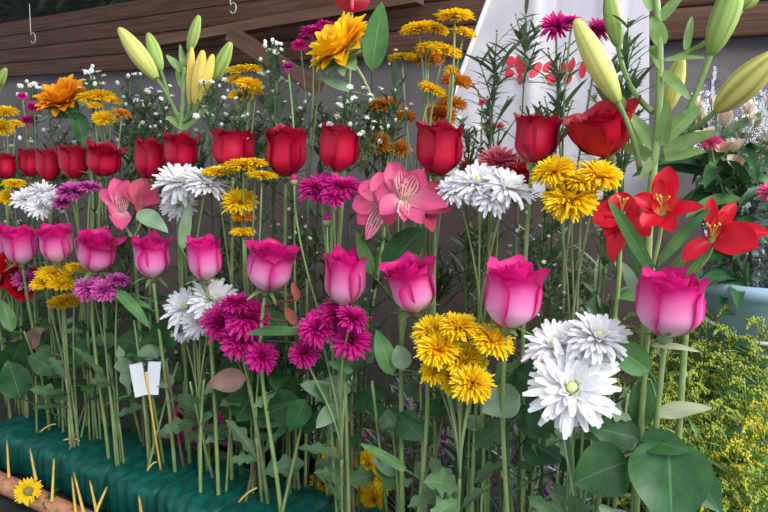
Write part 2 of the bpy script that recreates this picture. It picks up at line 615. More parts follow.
def calyx_mesh(B, axis, r, rng, droop=110, L=1.5):
    mb = MB()
    lathe(mb, B - axis * r * 1.15, axis, [(0, r * 0.3), (r * 0.15, r * 0.55), (r * 0.55, r * 0.78), (r * 1.0, r * 0.7), (r * 1.3, r * 0.55)], 10)
    ray_petals(mb, B - axis * r * 0.1, axis, 5, r * 0.6, r * L, r * 0.36, math.radians(92), math.radians(droop), rng, 0.14, 0.3, 0, 8, 3, 0.55)
    return mb


def stem_curve(top, axis, base, n=18, bow=0.0):
    d = np.linalg.norm(top - base)
    p1 = top - axis * d * 0.35
    p2 = base + np.array([0, 0, d * 0.33]) + ROW * bow
    return bez(top, p1, p2, base, n)


def foam_base(P, ds=0.0, o=None):
    oo = min(0.085, max(-0.005, o_of(P) * 0.7 + rnd.uniform(0.0, 0.03))) if o is None else o
    return so(s_of(P) + ds, oo, Z_FOAM - 0.022)


def compound_leaf(root, p, d, L, mat='leaf', n=5, hint=None):
    mb = MB()
    d = nrm(d)
    tip = p + d * L * 0.62 - ZUP * L * 0.08
    R = bez(p, p + d * L * 0.3 + ZUP * L * 0.06, tip, n=7)
    tube(mb, R, L * 0.016, L * 0.008, 5)
    h = ZUP if hint is None else hint
    side = nrm(np.cross(d, h))
    leaf(mb, tip, tip + d * L * 0.42 - ZUP * L * 0.1, L * 0.17, nrm_hint=h, wavy=0.12)
    for k, j in ((4, 0.36), (2, 0.3))[: (n - 1) // 2]:
        for sg in (-1, 1):
            q = R[k]
            leaf(mb, q, q + nrm(d * 0.55 + side * sg) * L * j - ZUP * L * 0.05, L * 0.135, nrm_hint=h, wavy=0.12)
    return mb.build('leaf', mat, root)


def hand_leaf(root, spec, stem=None):
    """spec: foot x, y, tip x, y, half width (all as seen), depth at foot, depth at tip, kind, material, facing"""
    x0, y0, x1, y1, w, o0, o1, kind, mat, face = spec
    mb = MB()
    P0, P1 = at(x0, y0, o0), at(x1, y1, o1)
    T = toward(P0)
    h = nrm(T * face + ZUP * (1 - abs(face)) + 0.001)
    leaf(mb, P0, P1, w * mpp(P1), None, h, 36 if kind == 'lobed' else 15, 7, 0.22, kind, 0.07, 0.1)
    if stem is not None:
        i = int(np.argmin(np.linalg.norm(stem - P0, axis=1)))
        i = min(len(stem) - 1, i + 1)
        q = stem[i]
        tube(mb, bez(q, (q + P0) / 2 + ZUP * 0.004, P0, n=6), 0.0011, 0.0009, 5)
    return mb.build('leaf', mat, root)


def rose(label, group, cx, cy, w, h, o, lr=0, lt=8, mat='pink', seed=0, flare=0.2, curl=0.1, spin=None, inner=0.93,
         leaves=(), auto=2, ds=0.0, sep=110, base_o=None, stem_mat='stem', bow=0.0, shape=(0.88, 0.97, 1.0), wide=1.0, foot=0.42, out_mat=None):
    rng = random.Random(seed * 13 + 5)
    P = at(cx, cy, o)
    m = mpp(P)
    H, Rm = h * m, w * m / 2
    ax = lean(P, lr, lt)
    B = P - ax * H * 0.5
    base = foam_base(P, ds, base_o)
    root = thing('rose', base, label, 'rose', group)
    fr = frame(ax)
    # direction of the camera in the bloom's own plane: the showing petal turns there
    T = toward(P)
    ph0 = math.atan2(T @ fr[1], T @ fr[0]) + (rng.uniform(-0.6, 0.6) if spin is None else spin)
    R = Rm / (1 + flare * 0.75)
    fr_, si, bk = shape
    core = MB()
    for k in range(4):
        rose_petal(core, B, fr, H, R * (0.14 + 0.08 * k), ph0 + k * 2.2, 2.2, 0.2 - 0.03 * k, 0.15, 0.02, rng, 10, 13, 0.85, inner + 0.05 - 0.015 * k, spiral=0.25, drop=0.08)
    for k in range(4):
        rose_petal(core, B, fr, H, R * (0.46 + 0.03 * k), ph0 + 0.9 + k * PI / 2, 1.15, 0.14, 0.22, 0.05, rng, 12, 15, 0.75, inner + rng.uniform(-0.01, 0.06), spiral=0.16, drop=0.12, roll=0.12)
    for k in range(4):
        rose_petal(core, B, fr, H, R * (0.66 + 0.03 * k), ph0 + 0.45 + k * PI / 2, 1.1, 0.12, 0.2 + flare * 0.3, 0.06, rng, 12, 15, 0.55, inner + rng.uniform(-0.05, 0.04), spiral=0.14, drop=0.12, roll=0.16)
    bloom = core.build('bloom', mat, root)
    #        radius, turn, half width, height, flare, drop, spiral, roll, v0
    tw = rng.choice((-1, 1))
    spec = [(0.97, 0.1 * tw, 0.92 * wide, fr_, 0.75, 0.30, 0.08 * tw, 0.22, 0.0),
            (1.0, 1.35, 0.85 * wide, si, 1.15, 0.27, -0.1, 0.13, 0.0),
            (0.93, -1.3, 0.85 * wide, si * rng.uniform(0.94, 1.03), 1.05, 0.27, 0.1, 0.13, 0.0),
            (0.95, 2.6, 0.85, bk, 1.0, 0.18, 0.1, 0.12, 0.0), (0.9, -2.45, 0.85, bk, 1.0, 0.18, -0.1, 0.12, 0.0),
            (0.84, 0.75 * -tw, 0.95, 0.5 * (fr_ + bk) + 0.02, 0.7, 0.2, -0.1 * tw, 0.2, 0.3)]
    for rr, tn, ww, hh, ff, dd, sp, ro, v0 in spec:
        mb = MB()
        rose_petal(mb, B, fr, H, R * rr, ph0 + tn, ww, 0.09, flare * ff, curl * rng.uniform(0.7, 1.3), rng, 16, 17, v0, hh, 0.05, sp, dd, foot, ro)
        mb.build('petal', out_mat or mat, bloom)
    cr = 0.0085 * (0.6 + 0.4 * Rm / 0.03)
    calyx_mesh(B + ax * H * 0.03, ax, cr, rng, sep, 2.7).build('calyx', 'sepal', root)
    st = stem_curve(B - ax * cr * 0.8, ax, base, 22, bow)
    mb = MB()
    tube(mb, st, 0.0021, 0.0027, 8)
    mb.build('stem', stem_mat, root)
    for spec in leaves:
        hand_leaf(root, spec, st)
    for k in range(auto):
        i = rng.randint(7, 15)
        az = rng.uniform(0, 6.28)
        d = np.array([math.cos(az), math.sin(az), rng.uniform(-0.1, 0.45)])
        compound_leaf(root, st[i], d, rng.uniform(0.055, 0.085), 'leaf' if rng.random() < 0.75 else 'leaf_mid', 3 if rng.random() < 0.5 else 5)
    return root


def ring_head(style, root, P, ax, R, mats, rng, squash=1.0, dens=1.0):
    mb = MB()
    if style == 'daisy':
        L = [(20, 94, 122, 1.0), (20, 84, 104, 1.0), (19, 72, 86, 0.95), (16, 58, 66, 0.84), (13, 42, 44, 0.7), (8, 24, 20, 0.5)]
        w, r0, tip, cup = 0.1, 0.1, 1.15, 0.5
    elif style == 'mum':
        L = [(26, 100, 126, 0.94), (26, 88, 106, 0.98), (24, 74, 86, 0.94), (22, 60, 68, 0.86), (18, 46, 50, 0.76), (13, 30, 30, 0.64), (7, 14, 12, 0.54)]
        w, r0, tip, cup = 0.085, 0.1, 1.1, 0.6
    else:
        L = [(36, 104, 140, 0.82), (38, 94, 122, 0.9), (38, 82, 104, 0.94), (36, 70, 88, 0.93), (32, 58, 70, 0.91), (27, 46, 54, 0.88), (21, 33, 38, 0.85), (14, 20, 22, 0.82), (7, 8, 8, 0.8)]
        w, r0, tip, cup = 0.07, 0.12, 1.25, 0.9
        if R < 0.016:
            L = [(max(6, int(q[0] * 0.6)), *q[1:]) for q in L[::2]] + [L[-2]]
            w = 0.1
    for n, a0, a1, l in L:
        ray_petals(mb, P, ax, max(4, int(n * dens)), r0 * R, R * (l - r0 * 0.6), R * w / dens ** 0.5, math.radians(a0), math.radians(a1), rng,
                   0.1, cup, 0, 6 if R > 0.014 else 4, 3, tip, None, squash, True)
    head = mb.build('flower_head', mats[0], root)
    c = MB()
    if style == 'daisy':
        lathe(c, P, ax, [(0.0, 0.11 * R), (0.16 * R, 0.13 * R), (0.26 * R, 0.1 * R), (0.31 * R, 0.01 * R)], 10)
        c.build('disc', 'centre', head)
    k = MB()
    lathe(k, P - ax * R * 0.24 * max(0.6, squash), ax, [(0, 0.08 * R), (0.06 * R, 0.24 * R), (0.2 * R, 0.34 * R), (0.3 * R, 0.3 * R)], 9)
    k.build('calyx', 'sepal', head)
    return head


def spray(label, group, heads, o, style='pompon', mats=('yellow',), seed=0, name='chrysanthemum_spray', base=None, join=0.5, leaves=(), auto=3,
          ds=0.0, stem_mat='stem_grey', dens=1.0, cat='chrysanthemum', loose=False, leafmat='leaf_chrys', buds=()):
    """heads: (x, y, width, lean right, lean towards, squash[, material])"""
    rng = random.Random(seed * 31 + 3)
    Ps = []
    for hd in heads:
        do = rng.uniform(-0.012, 0.012) if len(hd) < 8 else hd[7]
        Ps.append(at(hd[0], hd[1], o + do))
    low = sum(Ps) / len(Ps)
    if base is None:
        base = foam_base(low, ds)
    root = thing(name, base, label, cat, group)
    J = base + (low - base) * (1 - join) + ROW * rng.uniform(-0.008, 0.008)
    J[2] = base[2] + (min(p[2] for p in Ps) - base[2]) * (1 - join)
    st = bez(J, (J + base) / 2 + ROW * rng.uniform(-0.008, 0.008), base, n=12)
    mb = MB()
    tube(mb, st, 0.0017, 0.0023, 7)
    mb.build('stem', stem_mat, root)
    for hd, P in zip(heads, Ps):
        R = hd[2] / 2 * mpp(P)
        ax = lean(P, hd[3], hd[4])
        mt = (hd[6],) if len(hd) > 6 and hd[6] else mats
        h = ring_head(style, root, P, ax, R, mt, rng, hd[5], dens)
        s = MB()
        q = P - ax * R * 0.2
        end = J if not loose else base + ROW * rng.uniform(-0.012, 0.012) + BACK * rng.uniform(-0.008, 0.008)
        d = np.linalg.norm(q - end)
        tube(s, bez(q, q - ax * d * 0.3 - ZUP * d * 0.1, end + ZUP * d * 0.4, end, 14), 0.0011, 0.0016, 6)
        s.build('stalk', stem_mat, h)
    for bx, by, bw in buds:
        P = at(bx, by, o)
        R = bw / 2 * mpp(P)
        m2 = MB()
        lathe(m2, P - ZUP * R, ZUP, [(0, 0.25 * R), (0.5 * R, 0.7 * R), (1.2 * R, 0.8 * R), (1.9 * R, 0.75 * R), (2.3 * R, 0.3 * R)], 9)
        b = m2.build('bud', mats[0], root)
        m2 = MB()
        lathe(m2, P - ZUP * R * 1.15, ZUP, [(0, 0.2 * R), (0.3 * R, 0.75 * R), (0.9 * R, 0.86 * R), (1.1 * R, 0.8 * R)], 9)
        d = np.linalg.norm(P - J)
        tube(m2, bez(P - ZUP * R, P - ZUP * (R + d * 0.4), J, n=10), 0.0011, 0.0014, 6)
        m2.build('stalk', stem_mat, b)
    for spec in leaves:
        hand_leaf(root, spec, st)
    for k in range(auto + 3 if auto else 0):
        i = rng.randint(0, 5)
        az = rng.uniform(0, 6.28)
        L = rng.uniform(0.032, 0.062)
        mb = MB()
        leaf(mb, st[i], st[i] + np.array([math.cos(az), math.sin(az), rng.uniform(-0.2, 1.1)]) * L, L * 0.26, None, nrm(ZUP + toward(st[i]) * rng.uniform(0, 2)), 30, 5, 0.3, 'lobed', 0.1)
        mb.build('leaf', leafmat, root)
    return root


def lily_bud(root, x0, y0, x1, y1, w, o0, o1, mat, stalk_to=None, sm='leaf_lily', r=0.0022):
    P0, P1 = at(x0, y0, o0), at(x1, y1, o1)
    L = np.linalg.norm(P1 - P0)
    ax = nrm(P1 - P0)
    R = w / 2 * mpp((P0 + P1) / 2)
    pr = [(0, 0.32), (0.05, 0.5), (0.15, 0.72), (0.3, 0.92), (0.45, 1.0), (0.6, 0.96), (0.75, 0.8), (0.88, 0.58), (0.95, 0.42), (0.985, 0.26), (1.0, 0.03)]
    mb = MB()
    lathe(mb, P0, ax, [(a * L, b * R) for a, b in pr], 24, 6, 0.09)
    b = mb.build('bud', mat, root)
    if stalk_to is not None:
        mb = MB()
        d = np.linalg.norm(P0 - stalk_to)
        tube(mb, bez(P0 + ax * L * 0.02, P0 - ax * d * 0.5, stalk_to, n=12), r, r * 1.2, 7)
        mb.build('stalk', sm, b)
    return b


def trumpet(root, P, ax, R, mats, rng, name='flower', phase=0.3, open_=70, stalk_to=None, narrow=1.0, stalk_mat='stem', long_=1.0):
    """an alstroemeria or lily flower: three broad and three narrow petals, stamens, its own stalk"""
    mb = MB()
    r = math.radians
    for k in range(3):
        ray_petals(mb, P, ax, 1, R * 0.1, R * 1.4 * long_, R * 0.56 * narrow, r(14), r(open_ + rng.uniform(-14, 14)), rng, 0.08, 0.28, 0, 11, 9, 1.35, phase + k * 2.094)
    f = mb.build(name, mats[0], root)
    mb = MB()
    for k in range(3):
        ray_petals(mb, P, ax, 1, R * 0.07, R * 1.25 * long_, R * 0.33 * narrow, r(10), r(open_ * 0.72 + rng.uniform(-12, 12)), rng, 0.08, 0.35, R * 0.04, 11, 7, 1.3, phase + 1.047 + k * 2.094)
    mb.build('inner_petals', mats[1], f)
    mb = MB()
    x, y, a = frame(ax)
    for k in range(5):
        q = rng.uniform(0, 6.28)
        tip = P + a * R * rng.uniform(0.75, 0.95) + (x * math.cos(q) + y * math.sin(q)) * R * 0.2
        tube(mb, bez(P, P + a * R * 0.5, tip, n=6), R * 0.014, R * 0.01, 5)
        blobs(mb, [tip], R * 0.035, 5, stretch=1.4)
    mb.build('stamens', mats[2] if len(mats) > 2 else 'centre', f)
    if stalk_to is not None:
        mb = MB()
        lathe(mb, P - a * R * 0.28, a, [(0, R * 0.06), (R * 0.1, R * 0.13), (R * 0.24, R * 0.14), (R * 0.34, R * 0.1)], 8)
        d = np.linalg.norm(P - stalk_to)
        tube(mb, bez(P - a * R * 0.2, P - a * d * 0.55, stalk_to, n=12), 0.0018, 0.002, 6)
        mb.build('stalk', stalk_mat, f)
    return f


def aster(label, group, tops, o, seed, base=None, blossom=5.0, leafy=1.0, mat='white', top_extra=0, name='aster_sprig', cat='aster', stem_mat='stem_dark', needle=1.0, ds=0.0, bud_frac=0.3):
    """tops: points as seen where its small blossoms stand; a wiry branched stem below"""
    rng = random.Random(seed * 17 + 1)
    Ps = [at(x, y, o + rng.uniform(-0.02, 0.02)) for x, y in tops]
    low = sum(Ps) / len(Ps)
    base = foam_base(low, ds) if base is None else base
    root = thing(name, base, label, cat, group)
    hi = max(p[2] for p in Ps)
    J = base + (low - base) * 0.55
    J[2] = base[2] + (hi - base[2]) * 0.5
    top = low.copy()
    top[2] = hi - 0.012
    st = np.concatenate([bez(top, J + (top - J) * 0.5 + ROW * rng.uniform(-0.006, 0.006), J, n=10), bez(J, (J + base) / 2, base, n=8)[1:]])
    mb = MB()
    tube(mb, st, 0.0008, 0.0018, 5)
    ml = MB()
    nl = 0
    for P in Ps:
        d = P - st[min(len(st) - 1, 8)]
        i = int(np.argmin(np.abs(st[:, 2] - (P[2] - 0.035 - 0.3 * abs((P - top) @ ROW)))))
        i = min(i, 11)
        q = st[i]
        br = bez(q, q + (P - q) * 0.4 + ZUP * 0.004, P - ZUP * 0.001, n=8)
        tube(mb, br, 0.0009, 0.0006, 5, cap=False)
        for k in range(int(3 * leafy)):
            c = br[rng.randint(1, 6)]
            az = rng.uniform(0, 6.28)
            L = rng.uniform(0.008, 0.018) * needle
            leaf(ml, c, c + np.array([math.cos(az), math.sin(az), rng.uniform(0.1, 0.9)]) * L, L * 0.09 + 0.0003, a=5, b=3, kind='strap')
            nl += 1
    for k in range(int(14 * leafy)):
        c = st[rng.randint(1, len(st) - 4)]
        az = rng.uniform(0, 6.28)
        L = rng.uniform(0.014, 0.032) * needle
        leaf(ml, c, c + np.array([math.cos(az), math.sin(az), rng.uniform(0.2, 1.0)]) * L, L * 0.08 + 0.0003, a=6, b=3, kind='strap')
    mb.build('stem', stem_mat, root)
    ml.build('foliage', 'needle', root)
    for P in Ps:
        R = blossom / 2 * mpp(P) * rng.uniform(0.75, 1.2)
        ax = nrm(ZUP + toward(P) * rng.uniform(0.1, 1.1) + ROW * rng.uniform(-0.6, 0.6))
        m2 = MB()
        if rng.random() < bud_frac:
            lathe(m2, P, ax, [(0, R * 0.2), (R * 0.3, R * 0.5), (R * 0.8, R * 0.55), (R * 1.2, R * 0.3), (R * 1.35, 0.05 * R)], 8)
            m2.build('bud', mat, root)
            continue
        ray_petals(m2, P, ax, 13, R * 0.15, R * 0.85, R * 0.17, math.radians(75), math.radians(95), rng, 0.12, 0.2, 0, 4, 3, 0.95)
        ray_petals(m2, P, ax, 9, R * 0.1, R * 0.7, R * 0.16, math.radians(50), math.radians(70), rng, 0.12, 0.2, 0, 4, 3, 0.95)
        b = m2.build('blossom', mat, root)
        m2 = MB()
        lathe(m2, P - ax * R * 0.02, ax, [(0, R * 0.2), (R * 0.16, R * 0.24), (R * 0.3, R * 0.12), (R * 0.33, 0.01 * R)], 7)
        m2.build('disc', 'centre', b)
    return root


def goldenrod(label, group, base, top, seed, gold=False, nplume=9, sweep=1.0):
    rng = random.Random(seed * 7 + 2)
    root = thing('goldenrod', base, label, 'goldenrod', group)
    H = np.linalg.norm(top - base)
    st = bez(base, base + ZUP * H * 0.5, top, n=22)
    mb = MB()
    tube(mb, st, 0.0024, 0.0009, 6)
    mb.build('stem', 'stem', root)
    for k in range(nplume):
        f = 0.58 + 0.4 * k / max(1, nplume - 1)
        q = st[min(21, int(f * 21))]
        az = k * 2.4 + rng.uniform(-0.4, 0.4)
        L = H * 0.2 * (1.25 - f) * 2.0 * rng.uniform(0.7, 1.2)
        d = np.array([math.cos(az), math.sin(az), 0])
        tip = q + d * L * sweep + ZUP * L * rng.uniform(0.0, 0.35)
        c = bez(q, q + d * L * 0.45 + ZUP * L * 0.75, tip, n=10)
        mb = MB()
        tube(mb, c, 0.0008, 0.0005, 4, False)
        n = int(48 * L / 0.05) + 12
        t = np.array([rng.uniform(0.15, 1) ** 0.85 for _ in range(n)])
        idx = np.clip(t * 9, 0, 8.999)
        i0 = idx.astype(int)
        C = c[i0] * (1 - (idx - i0))[:, None] + c[i0 + 1] * (idx - i0)[:, None]
        spread = 0.0038 * (1.15 - t)
        C = C + np.array([[rng.gauss(0, 1), rng.gauss(0, 1), abs(rng.gauss(0.4, 0.9))] for _ in range(n)]) * spread[:, None]
        blobs(mb, C, np.array([rng.uniform(0.0009, 0.0018) for _ in range(n)]), 4, (0.2, 1.0, 0.2), stretch=1.3)
        mb.build('plume', 'rod_gold' if gold else 'rod', root)
    mb = MB()
    for k in range(26):
        q = st[rng.randint(2, 17)]
        az = k * 2.4
        L = rng.uniform(0.03, 0.055)
        leaf(mb, q, q + np.array([math.cos(az), math.sin(az), rng.uniform(0.1, 0.8)]) * L, L * 0.075, None, ZUP, 8, 3, 0.4, 'strap', 0.12)
    mb.build('foliage', 'rod_leaf', root)
    return root


def statice(label, group, base, top, seed, mat='statice'):
    rng = random.Random(seed * 5 + 9)
    root = thing('statice_sprig', base, label, 'statice', group)
    H = np.linalg.norm(top - base)
    st = bez(base, base + ZUP * H * 0.5, top, n=14)
    mb = MB()
    tube(mb, st, 0.0016, 0.0008, 5)
    C = []
    ml = MB()
    for k in range(7):
        q = st[rng.randint(5, 12)]
        az = rng.uniform(0, 6.28)
        L = rng.uniform(0.02, 0.05)
        e = q + np.array([math.cos(az) * 0.6, math.sin(az) * 0.6, rng.uniform(0.5, 1.0)]) * L
        tube(mb, bez(q, q + (e - q) * 0.5 + ZUP * 0.003, e, n=6), 0.0008, 0.0006, 4, False)
        C.append(e)
    for k in range(20):
        q = st[rng.randint(1, 12)]
        az = rng.uniform(0, 6.28)
        L = rng.uniform(0.02, 0.045)
        leaf(ml, q, q + np.array([math.cos(az), math.sin(az), rng.uniform(0.3, 1.3)]) * L, L * 0.07, None, ZUP, 6, 3, 0.4, 'strap', 0.1)
    mb.build('stem', 'statice_leaf', root)
    ml.build('foliage', 'statice_leaf', root)
    for e in C:
        m2 = MB()
        pts = [e + np.array([rng.gauss(0, 1), rng.gauss(0, 1), rng.gauss(0, 1)]) * 0.0035 for _ in range(7)]
        blobs(m2, pts, 0.002, 5)
        m2.build('floret', mat, root)
    return root

# ================================================================ the setting
def quad_sheet(name, pts, mat, nu=2, nv=2, kind='structure'):
    """a flat rectangle from four corners: lower left, lower right, upper right, upper left"""
    a, b, c, d = [np.asarray(p, float) for p in pts]
    t = np.linspace(0, 1, nv)[:, None, None]
    s = np.linspace(0, 1, nu)[None, :, None]
    P = (1 - t) * ((1 - s) * a + s * b) + t * ((1 - s) * d + s * c)
    L = np.linalg.norm(b - a)
    Hh = np.linalg.norm(d - a)
    mb = MB()
    mb.grids(P, U=np.repeat(np.linspace(0, L, nu)[None], nv, 0), V=np.repeat(np.linspace(0, Hh, nv)[:, None], nu, 1))
    o = mb.build(name, mat)
    o['kind'] = kind
    return o


quad_sheet('floor', [so(-2.5, -2.5, 0), so(4.5, -2.5, 0), so(4.5, 2.0, 0), so(-2.5, 2.0, 0)], 'cloth')
_a, _b = at(420, -46, 1.0), at(0, 27, 1.0)
ztop = lambda s: _a[2] + (_b[2] - _a[2]) * (s - s_of(_a)) / (s_of(_b) - s_of(_a))
wall = quad_sheet('wall_back', [so(-2.5, 1.0, 0), so(4.5, 1.0, 0), so(4.5, 1.0, ztop(4.5)), so(-2.5, 1.0, ztop(-2.5))], 'grey_wall')
quad_sheet('wall_shade_sheet', [so(-2.5, 0.965, 0), so(4.5, 0.965, 0), so(4.5, 0.965, 1.42), so(-2.5, 0.965, 1.24)], 'wall_shade')  # added sheet: the shade low on the grey wall put into its colour
# board cladding on the upper wall
mb = MB()
OB = 0.975
zb0, zb1 = at(700, 41, OB)[2], at(0, 78, OB)[2]
sb0, sb1 = s_of(at(700, 41, OB)), s_of(at(0, 78, OB))
zt0, zt1 = at(420, -46, OB)[2], at(0, 25, OB)[2]
st0, st1 = s_of(at(420, -46, OB)), s_of(at(0, 25, OB))
for k in range(4):
    f0, f1 = k / 4 + 0.006, (k + 1) / 4 - 0.004
    S = np.linspace(-1.2, 4.4, 30)
    zb = zb0 + (zb1 - zb0) * (S - sb0) / (sb1 - sb0)
    zt = zt0 + (zt1 - zt0) * (S - st0) / (st1 - st0)
    rows = []
    for off, f in ((0.0, f0), (-0.018, f0), (-0.02, f0 + 0.02), (-0.02, f1 - 0.02), (-0.018, f1), (0.0, f1)):
        rows.append(np.stack([so(s, OB + off, b + (t - b) * f) for s, b, t in zip(S, zb, zt)]))
    P = np.stack(rows)
    mb.grids(P, U=np.repeat(S[None], 6, 0) + k * 3.3, V=np.repeat((np.array([0, .01, .02, .13, .14, .15]) + k * 0.7)[:, None], 30, 1))
tag(mb.build('wall_boards', 'plank'), kind='structure')
# the timber rail and its brace under the boards
mb = MB()
a, b = at(150, 44, 0.9), at(420, -2, 0.9)
ex = nrm(b - a)
ey = nrm(np.cross(ex, BACK)) * 1.0
box(mb, (a + b) / 2, ex, BACK, ey, np.linalg.norm(b - a) / 2, 0.02, 0.014)
tag(mb.build('trim_1', 'beam', origin=(a + b) / 2), kind='structure')
mb = MB()
a, b = at(232, 34, 0.86), at(318, 88, 0.86)
ex = nrm(b - a)
ey = nrm(np.cross(ex, BACK))
box(mb, (a + b) / 2, ex, BACK, ey, np.linalg.norm(b - a) / 2, 0.02, 0.02)
tag(mb.build('trim_2', 'beam', origin=(a + b) / 2), kind='structure')
quad_sheet('added_backdrop', [so(-3, 1.9, 0), so(9, 1.9, 0), so(9, 1.9, 4), so(-3, 1.9, 4)], 'far')  # dark backdrop added so the bright world does not show above the wall
ceil = quad_sheet('ceiling', [so(-2.5, 0.0, 2.9), so(4.5, 0.0, 2.9), so(4.5, 2.0, 2.9), so(-2.5, 2.0, 2.9)], 'plank')

# leaves of a bush beyond the top of the wall
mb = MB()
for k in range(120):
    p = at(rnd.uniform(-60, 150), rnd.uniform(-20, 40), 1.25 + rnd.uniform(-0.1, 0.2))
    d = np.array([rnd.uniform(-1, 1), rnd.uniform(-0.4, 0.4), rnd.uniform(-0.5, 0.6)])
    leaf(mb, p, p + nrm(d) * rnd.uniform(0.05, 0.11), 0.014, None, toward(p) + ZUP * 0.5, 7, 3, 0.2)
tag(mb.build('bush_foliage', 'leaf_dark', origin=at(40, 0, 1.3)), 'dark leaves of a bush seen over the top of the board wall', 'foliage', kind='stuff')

# ---------------------------------------------------------------- the stand that carries everything
tbl = thing('display_table', so(0.8, 0.3, 0), 'low dark cloth-covered display table under the whole flower row', 'table')
mb = MB()
box(mb, so(0.8, 0.38, Z_TABLE - 0.015), ROW, BACK, ZUP, 2.3, 0.52, 0.015)
mb.build('tabletop', 'cloth', tbl)
for s in (-1.2, 2.8):
    for o in (-0.06, 0.9):
        mb = MB()
        box(mb, so(s, o, (Z_TABLE - 0.03) / 2), ROW, BACK, ZUP, 0.025, 0.025, (Z_TABLE - 0.03) / 2)
        mb.build('leg', 'beam', tbl)

# wrapped foam bricks end to end
PITCH_F = 0.108
s_start = -0.36
words = ['first', 'second', 'third', 'fourth', 'fifth', 'sixth', 'seventh', 'eighth', 'ninth', 'tenth', 'eleventh', 'twelfth', 'thirteenth', 'fourteenth', 'fifteenth', 'sixteenth']
NB = int(math.ceil((s_of(at(0, 450, -0.03)) - s_start) / PITCH_F))
for k in range(NB):
    s0 = s_start + k * PITCH_F
    c = so(s0 + PITCH_F / 2, 0.032, Z_TABLE)
    hl, hd, hh = PITCH_F / 2 - 0.0006, 0.062, (Z_FOAM - Z_TABLE) / 2
    rg = random.Random(k + 50)
    na, nb = 64, 22
    th = np.linspace(0, 2 * PI, na, endpoint=False)
    lx = np.linspace(-1, 1, nb)
    P = np.zeros((nb, na, 3))
    n_ = 6.0
    e1 = np.sign(np.cos(th)) * np.abs(np.cos(th)) ** (2 / n_)
    e2 = np.sign(np.sin(th)) * np.abs(np.sin(th)) ** (2 / n_)
    ph = [rg.uniform(0, 6.28) for _ in range(6)]
    for i, x in enumerate(lx):
        edge = 1 - 0.17 * abs(x) ** 8
        wr = 1 + 0.03 * np.sin(7 * x + 3 * th + ph[0]) * 0.6 + 0.038 * np.sin(17 * x + ph[1] + 2 * np.sin(2 * th + ph[4])) + 0.024 * np.sin(29 * x + 4 * th + ph[2])
        yy = hd * e1 * edge * wr
        zz = hh + hh * e2 * np.where(e2 > 0, edge * (1 + 0.07 * np.sin(3 * x + ph[3]) + (wr - 1) * 1.0), 1.0)
        P[i] = c + ROW * (x * hl) + yy[:, None] * BACK + zz[:, None] * ZUP
    cap0 = np.repeat((P[0].mean(0))[None, None], na, 1)
    cap1 = np.repeat((P[-1].mean(0))[None, None], na, 1)
    P = np.concatenate([cap0, P, cap1])
    mb = MB()
    mb.grids(P, wrap=True)
    vis = NB - 1 - k
    o = mb.build('foam_brick', 'foam', origin=c)
    tag(o, f'teal wrapped foam brick holding stems, {words[vis]} brick from the left frame edge', 'foam', 'wrapped foam bricks under the flowers')

# rail in front of the foam
mb = MB()
pts = np.stack([so(s, -0.068, Z_TABLE + 0.019) for s in np.linspace(-0.36, 1.37, 30)])
for q in pts:
    q += np.array([0, 0, rnd.uniform(-0.001, 0.001)])
tube(mb, pts, 0.014, 0.014, 12)
tag(mb.build('wooden_rail', 'batten', origin=pts[15]), 'round reddish brown wooden rail in front of the teal foam', 'rail')

# straw-coloured skewers pushed in along the front of the foam
sk = [(7, 441, 9, 478, 'beside the lower left frame edge, leftmost of all'), (30, 449, 36, 480, 'leaning behind the lying yellow flower'), (54, 459, 52, 502, 'just right of the lying yellow flower'),
      (72, 477, 76, 514, 'left one of the crossed pair of long ones'), (74, 473, 84, 514, 'long one slanting right beside a shorter one'), (90, 481, 97, 514, 'fourth upright after the lying flower'),
      (107, 487, 96, 512, 'slanting the other way, down to the left'), (139, 496, 142, 518, 'short, far right, on a flat foam front')]
for x0, y0, x1, y1, w in sk:
    P1 = at(x1, y1, -0.078)
    P0 = at(x0, y0, -0.046)
    if P1[2] < Z_TABLE:
        P1 = P0 + (P1 - P0) * (P0[2] - Z_TABLE) / (P0[2] - P1[2])
    mb = MB()
    tube(mb, np.linspace(P0, P1, 6), 0.0012, 0.0022, 6)
    tag(mb.build('straw_skewer', 'skewer', origin=P1), 'yellow straw skewer, ' + w, 'skewer', 'straw skewers on the foam front')
sk2 = [(40, 431, 56, 424, 'lying on top of the foam near the left edge'), (64, 447, 80, 441, 'lying on the foam top, flat and golden'), (148, 473, 157, 462, 'slanting up from the foam top'), (239, 506, 257, 488, 'on the foam top beside dry leaf bits')]
for x0, y0, x1, y1, w in sk2:
    P0, P1 = at(x0, y0, 0.0), at(x1, y1, 0.01)
    P0[2] = Z_FOAM + 0.004
    P1[2] = max(P1[2], Z_FOAM + 0.006)
    mb = MB()
    tube(mb, bez(P0, (P0 + P1) / 2 + ZUP * 0.006, P1, n=8), 0.0014, 0.001, 6)
    tag(mb.build('straw_skewer', 'skewer', origin=P0), 'bent yellow straw, ' + w, 'straw')

# black plastic bag on the table behind the foam
c = so(s_of(at(262, 452, 0.26)), 0.30, Z_TABLE)
th = np.linspace(0, 2 * PI, 60, endpoint=False)
rows = []
for i, f in enumerate(np.linspace(0, 1, 16)):
    r = 0.11 * math.cos(f * PI / 2) ** 0.6 * (1 + 0.12 * np.sin(5 * th + 6 * f) + 0.06 * np.sin(11 * th - 9 * f))
    rows.append(c + (r * np.cos(th) * 1.4)[:, None] * ROW + (r * np.sin(th) * 0.9)[:, None] * BACK + (0.075 * math.sin(f * PI / 2) * (1 + 0.2 * np.sin(4 * th + 3)))[:, None] * ZUP)
mb = MB()
mb.grids(np.stack(rows), wrap=True)
tag(mb.build('plastic_bag', 'bag', origin=c), 'crumpled black plastic bag lying behind the foam and stems', 'bag')

# white sheet hanging behind the flowers, with red printed petals
OS = 0.46


